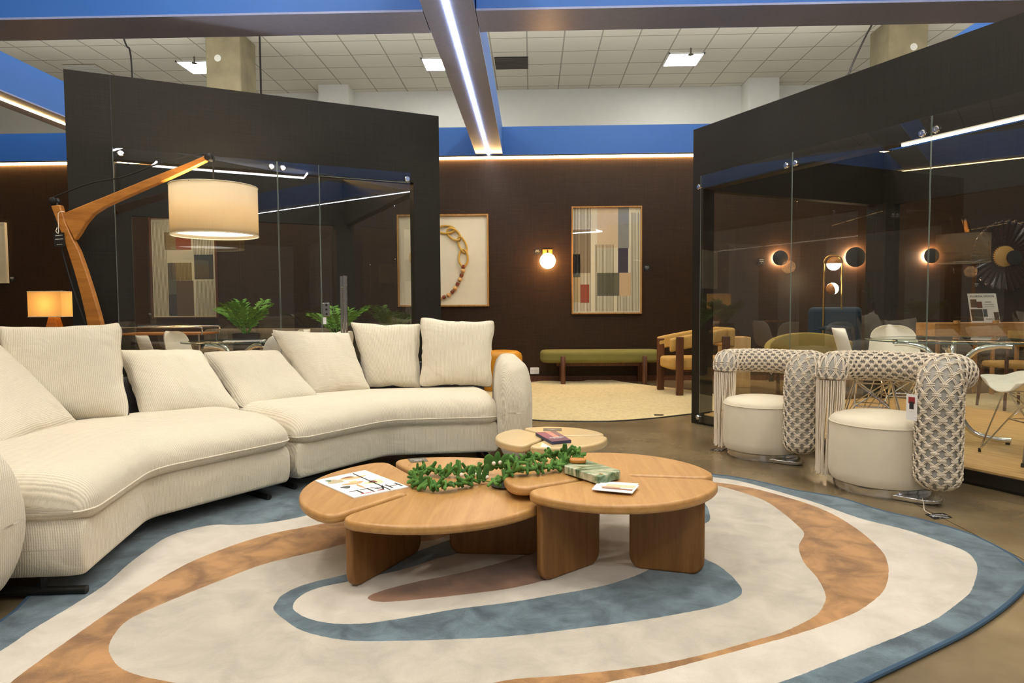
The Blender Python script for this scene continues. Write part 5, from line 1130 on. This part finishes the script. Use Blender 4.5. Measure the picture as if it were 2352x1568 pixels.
# bar cart inside left booth
a, b = AY(297, 757, 7.1), AY(482, 760, 7.1); L_ = b.x-a.x; zc = AY(390, 764, 7.0).z
t = thing('console_trolley', 'chrome framed trolley with a reddish wooden top inside the left booth', 'trolley', ((a.x+b.x)/2, 7.1, zL)); zc -= zL
m = MB(); m.box((-L_/2, -.2, zc-.02), (L_/2, .2, zc)); obj('wooden_top', m, 'lamp_wood', t, bevel=.003)
for y in (-.2, .2): m = MB(); m.tube(cr([(-L_/2-.02, y, zc+.055), (-L_/2+.02, y, zc+.06), (0, y, zc+.06), (L_/2-.03, y, zc+.06), (L_/2+.01, y, zc+.04), (L_/2+.015, y, zc-.02)], 6), .007, 8); obj('rail', m, 'chrome', t)
for x in (-L_/2+.02, L_/2-.02):
    for y in (-.2, .2): m = MB(); m.tube([(x, y, 0), (x, y, zc-.01)], .009, 8); obj('leg', m, 'chrome', t)
m = MB(); m.box((-L_/2, -.2, .2), (L_/2, .2, .215)); obj('lower_shelf', m, 'lamp_wood', t, smooth=False)
# plants
def plant(label, loc, n, size, seed, potz, mt='leaf_green', spread=1):
    t = thing('potted_plant', label, 'plant', loc); rnd = random.Random(seed); m = MB(); m.lathe([(.10, 0), (.13, .02), (.15, potz-.02), (.15, potz), (.135, potz), (.13, potz-.04), (.001, potz-.04)], 24, cap=False); obj('pot', m, 'pot_dark', t)
    st = MB(); lf_ = MB()
    for k in range(n):
        a = 2*PI*k/n+rnd.uniform(-.3, .3); h = size*rnd.uniform(.55, 1.0); out = size*rnd.uniform(.35, .85)*spread; base = Vector((0, 0, potz-.05)); tip = Vector((math.cos(a)*out, math.sin(a)*out, potz+h)); mid = base.lerp(tip, .55)+Vector((0, 0, .10*size)); C_ = cr([base, mid, tip], 8); st.tube(C_, .004, 5)
        # finger-lobed leaf blades along the upper stem
        for q in range(5, len(C_)-1, 1):
            tg = (C_[q+1]-C_[q]).normalized(); sd = tg.cross(Vector((0, 0, 1))).normalized(); Lf = size*.34*(1-abs(q-11)/14)
            for s in (-1, 1):
                dirv = (sd*s+tg*.7+Vector((0, 0, -.15+rnd.uniform(-.2, .2)))).normalized(); wdt = tg*.018; b0 = C_[q]; e = b0+dirv*Lf
                lf_.add([b0, b0+dirv*Lf*.45+wdt, e, b0+dirv*Lf*.45-wdt, b0+dirv*Lf*.45+Vector((0, 0, .006))], [(0, 1, 4), (1, 2, 4), (2, 3, 4), (3, 0, 4)])
    obj('stems', st, mt, t); obj('foliage', lf_, mt, t, smooth=False); return t
plant('green leafy plant in a dark pot at the back of the left booth', (-3.28, 7.7, zL), 16, .40, 4, .74)
plant('broad leaved green plant behind the glass door handles', (-2.22, 7.70, zL), 11, .36, 9, .72, spread=1.3)

# ================================================================== beyond the right booth
# brass floor lamp
c = AY(1914, 587, 9.1); t = thing('floor_lamp', 'brass loop floor lamp with two half wooden glowing globes', 'floor lamp', (c.x, 9.1, 0)); hw = .118; zt_ = c.z
m = MB(); m.tube([(-hw, 0, .02), (-hw, 0, zt_-.09)]+[(-hw+.09-.09*math.cos(q), 0, zt_-.09+.09*math.sin(q)) for q in (.4, .8, 1.2, PI/2)]+[(hw-.09+.09*math.sin(q), 0, zt_-.09+.09*math.cos(q)) for q in (0.0, .4, .8, 1.2, PI/2)]+[(hw, 0, .02)], .011, 12); obj('loop', m, 'brass', t)
m = MB(); m.lathe([(.17, 0), (.17, .02)], 32); obj('base', m, 'brass', t)
def half(cx, cz, r, rot, nm=0):
    for k, mt in ((0, 'half_globe'), (1, 'lamp_wood')):
        m = MB(); pr = [(r*math.sin(PI/2*i/10), -r*math.cos(PI/2*i/10)) for i in range(11)]; pr[0] = (.001, -r); M = Matrix.Translation((cx, -.02, cz)) @ Matrix.Rotation(rot+PI*k, 4, 'Y'); m.lathe(pr, 28, M); o = obj('globe_half', m, mt, t); o['label'] = 'glowing white globe half' if k == 0 else 'wooden globe half'
half(0, zt_-.105, .088, 0); half(-.015, AY(1910, 663, 9.1).z, .078, -PI/2-.3)
l = bpy.data.lights.new('floor_lamp_light', 'POINT'); l.energy = 7; l.color = (1, .72, .4); l.shadow_soft_size = .05; lo = bpy.data.objects.new('floor_lamp_light', l); COL.objects.link(lo); lo.location = (c.x, 9.35, zt_-.3)
# navy high back armchair
c = AY(1924, 705, 9.05); t = thing('lounge_chair', 'navy blue high backed lounge chair beneath the brass floor lamp', 'armchair', (c.x, 9.05, 0), math.radians(-8)); H_ = c.z
m = MB(); m.prism(rrect(.66, .16, .07, 5, 0, .12), .36, H_); obj('backrest', m, 'navy_fabric', t, bevel=.06, seg=4)
m = MB(); m.prism(rrect(.66, .60, .12, 5, 0, -.18), .30, .44); obj('seat', m, 'navy_fabric', t, bevel=.05, seg=4)
m = MB(); m.sphere((-.02, .03, H_-.28), (.20, .05, .04)); obj('button_fold', m, 'navy_fabric', t)
for x in (-.26, .26):
    for y in (-.4, .12): m = MB(); m.tube([(x, y, 0), (x*.9, y, .31)], .016, 10); obj('leg', m, 'dark_wood', t)
# mustard lounge chair (low curved back)
c = AY(1848, 756, 8.2); t = thing('tub_chair', 'low mustard tub chair seen through glass behind the farther rope armchair', 'armchair', (c.x, 8.15, 0)); Hm_ = c.z
m = MB()
def tub(u, v): a = PI*(1.0*u)+.0; rr = .43; hh = Hm_-.20*(1-math.sin(a))**1.0*.7-.1*(u) ; return Vector((rr*math.cos(a)*1.02, rr*math.sin(a)*.8-.1, .30+(hh-.30)*v))
m.grid(lambda u, v: tub(1-u, v), 28, 5); o = obj('backrest', m, 'mustard_fabric', t); s = o.modifiers.new('thickness', 'SOLIDIFY'); s.thickness = .07; s.offset = 1; bv = o.modifiers.new('b', 'BEVEL'); bv.width = .02; bv.segments = 3
m = MB(); m.prism(rrect(.76, .6, .2, 6, 0, -.1), .28, .43); obj('seat', m, 'mustard_fabric', t, bevel=.04, seg=4)
for x in (-.28, .28):
    for y in (-.3, .12): m = MB(); m.tube([(x, y, 0), (x, y, .29)], .022, 10); obj('leg', m, 'dark_wood', t)
# small card on black string at mustard chair
c = AY(1772, 868, 7.73); t = thing('hang_tag', 'black card tag hanging on white string behind the farther rope armchair', 'tag', tuple(c)); m = MB(); m.box((c.x-.03, c.y-.001, c.z-.04), (c.x+.03, c.y+.001, c.z+.04)); obj('card', m, 'black_card', t, world=True, smooth=False); m = MB(); m.tube([(c.x-.03, c.y+.05, c.z+.10), (c.x, c.y, c.z+.04), (c.x+.04, c.y+.05, c.z+.10)], .003, 5); obj('string', m, 'cotton_rope', t, world=True)
# plain wooden cube table left, glimpsed
c = AY(1686, 782, 9.2); t = thing('side_table', 'pale wooden box side table glimpsed left of the mustard tub chair', 'table', (c.x, 9.2, 0)); m = MB(); m.box((-.17, -.17, 0), (.17, .17, AY(1686, 773, 9.2).z)); obj('box', m, 'pale_wood', t, bevel=.004)
# grey sofa with cushions
# wooden shelf rail / sideboard
a, b = AY(2142, 742, 8.2), AY(2420, 742, 8.2); t = thing('sideboard', 'long wooden sideboard carrying the white information board', 'sideboard', ((a.x+b.x)/2, 8.35, 0)); w2 = (b.x-a.x)/2
m = MB(); m.box((-w2, -.2, a.z-.16), (w2, .2, a.z)); obj('body', m, 'sideboard_wood', t, bevel=.004)
for x in (-w2+.25, 0, w2-.2):
    for y in (-.16, .16): m = MB(); m.tube([(x, y, 0), (x, y, a.z-.15)], .024, 10); obj('leg', m, 'sideboard_wood', t)
    m = MB(); m.tube([(x, -.2, a.z-.01), (x, -.2, a.z+.03)], .035, 14); obj('post_cap', m, 'sideboard_wood', t)
# information board
P = [AY(2232, 739, 8.25), AY(2298, 737, 8.25), AY(2290, 673, 8.36), AY(2222, 672, 8.36)]; zb_ = a.z; d0 = zb_+.0008-min(P[0].z, P[1].z)
P = [p+Vector((0, 0, d0)) for p in P]; P[1].z = P[0].z
t = thing('information_board', 'white information board with small photographs leaning on the wooden sideboard', 'sign', (P[0].x, 8.25, zb_))
X = (P[1]-P[0]).normalized(); Z = (P[3]-P[0]); Z = (Z-X*Z.dot(X)*0).normalized(); Nn = X.cross(Z); W2 = (P[1]-P[0]).length; H2 = (P[3]-P[0]).length
def bd(u0, v0, u1, v1, mt, d, nm, par=t):
    q = [P[0]+X*W2*u+Z*H2*v-Nn*(-d) for u, v in ((u0, v0), (u1, v0), (u1, v1), (u0, v1))]; q2 = [p-Nn*.004 for p in q]; m = MB(); m.add(q+q2, [(0, 1, 2, 3), (7, 6, 5, 4), (0, 4, 5, 1), (1, 5, 6, 2), (2, 6, 7, 3), (3, 7, 4, 0)]); return obj(nm, m, mt, par, world=True, smooth=False)
bd(0, 0, 1, 1, 'paper_white', 0, 'board')
for (u0, v0, u1, v1, col) in ((.06, .52, .28, .80, (92, 70, 50)), (.28, .50, .46, .72, (110, 58, 40)), (.03, .06, .44, .46, (70, 62, 40)), (.46, .20, .60, .46, (76, 84, 84)), (.82, .05, .99, .36, (80, 60, 40))): bd(u0, v0, u1, v1, pal(*col), .0008, 'printed_picture')
for s, sz, u, v in (('FLORIDA DESIGN', .036, .5, .90), ('HAMMO', .020, .68, .70), ('living and dining', .016, .70, .62), ('styles for every home', .013, .70, .55), ('HAMMO-C', .02, .66, .12)):
    obj('lettering', textmb(s, sz, frame(P[0]+X*W2*u+Z*H2*v+Nn*.0016, X, Z, Nn), .0003), 'black_card', t, world=True, smooth=False)
# dining chairs (wood with straw coloured seats) behind right glass
def dining(label, loc, rz):
    t = thing('dining_chair', label, 'chair', loc, rz, 'wooden dining chairs behind the right booth'); m = MB(); m.prism(rrect(.46, .44, .1, 5), .42, .475); obj('seat', m, 'ochre_fabric', t, bevel=.02)
    m = MB()
    def bk(u, v): a = (u-.5)*1.5; return Vector((.27*math.sin(a)*1.15, .22-.12*(1-math.cos(a))*1.6, .64+.16*v))
    m.grid(bk, 12, 4); o = obj('backrest', m, 'ochre_fabric', t); s = o.modifiers.new('thickness', 'SOLIDIFY'); s.thickness = .03
    for x, y, h in ((-.2, -.18, .43), (.2, -.18, .43), (-.22, .17, .72), (.22, .17, .72)): m = MB(); m.tube([(x*1.15, y*1.15, 0), (x, y, h)], [.014, .02], 10); obj('leg', m, 'dark_wood', t)
    return t
d1 = dining('wooden dining chair with ochre seat below the information board', (4.95, 7.1, .0125), math.radians(185)); dup(d1, (5.75, 7.5, .0125), math.radians(160), 'wooden dining chair with ochre seat beyond the right photo edge')
# pale rug behind right booth
m = MB(); P = [(4.35, 6.55), (7.8, 6.6), (8.0, 8.4), (4.9, 8.1)]; P = [p.to_2d() for p in cr([Vector((x, y, 0)) for x, y in P], 8, True)]
m.prism([(p.x, p.y) for p in P if True], .0005, .012); setp(obj('woven_rug', m, 'sisal', smooth=False), 'pale woven rug under the dining chairs behind the right booth', 'rug')

SC.cycles.transparent_max_bounces = 24
SC.cycles.max_bounces = 10
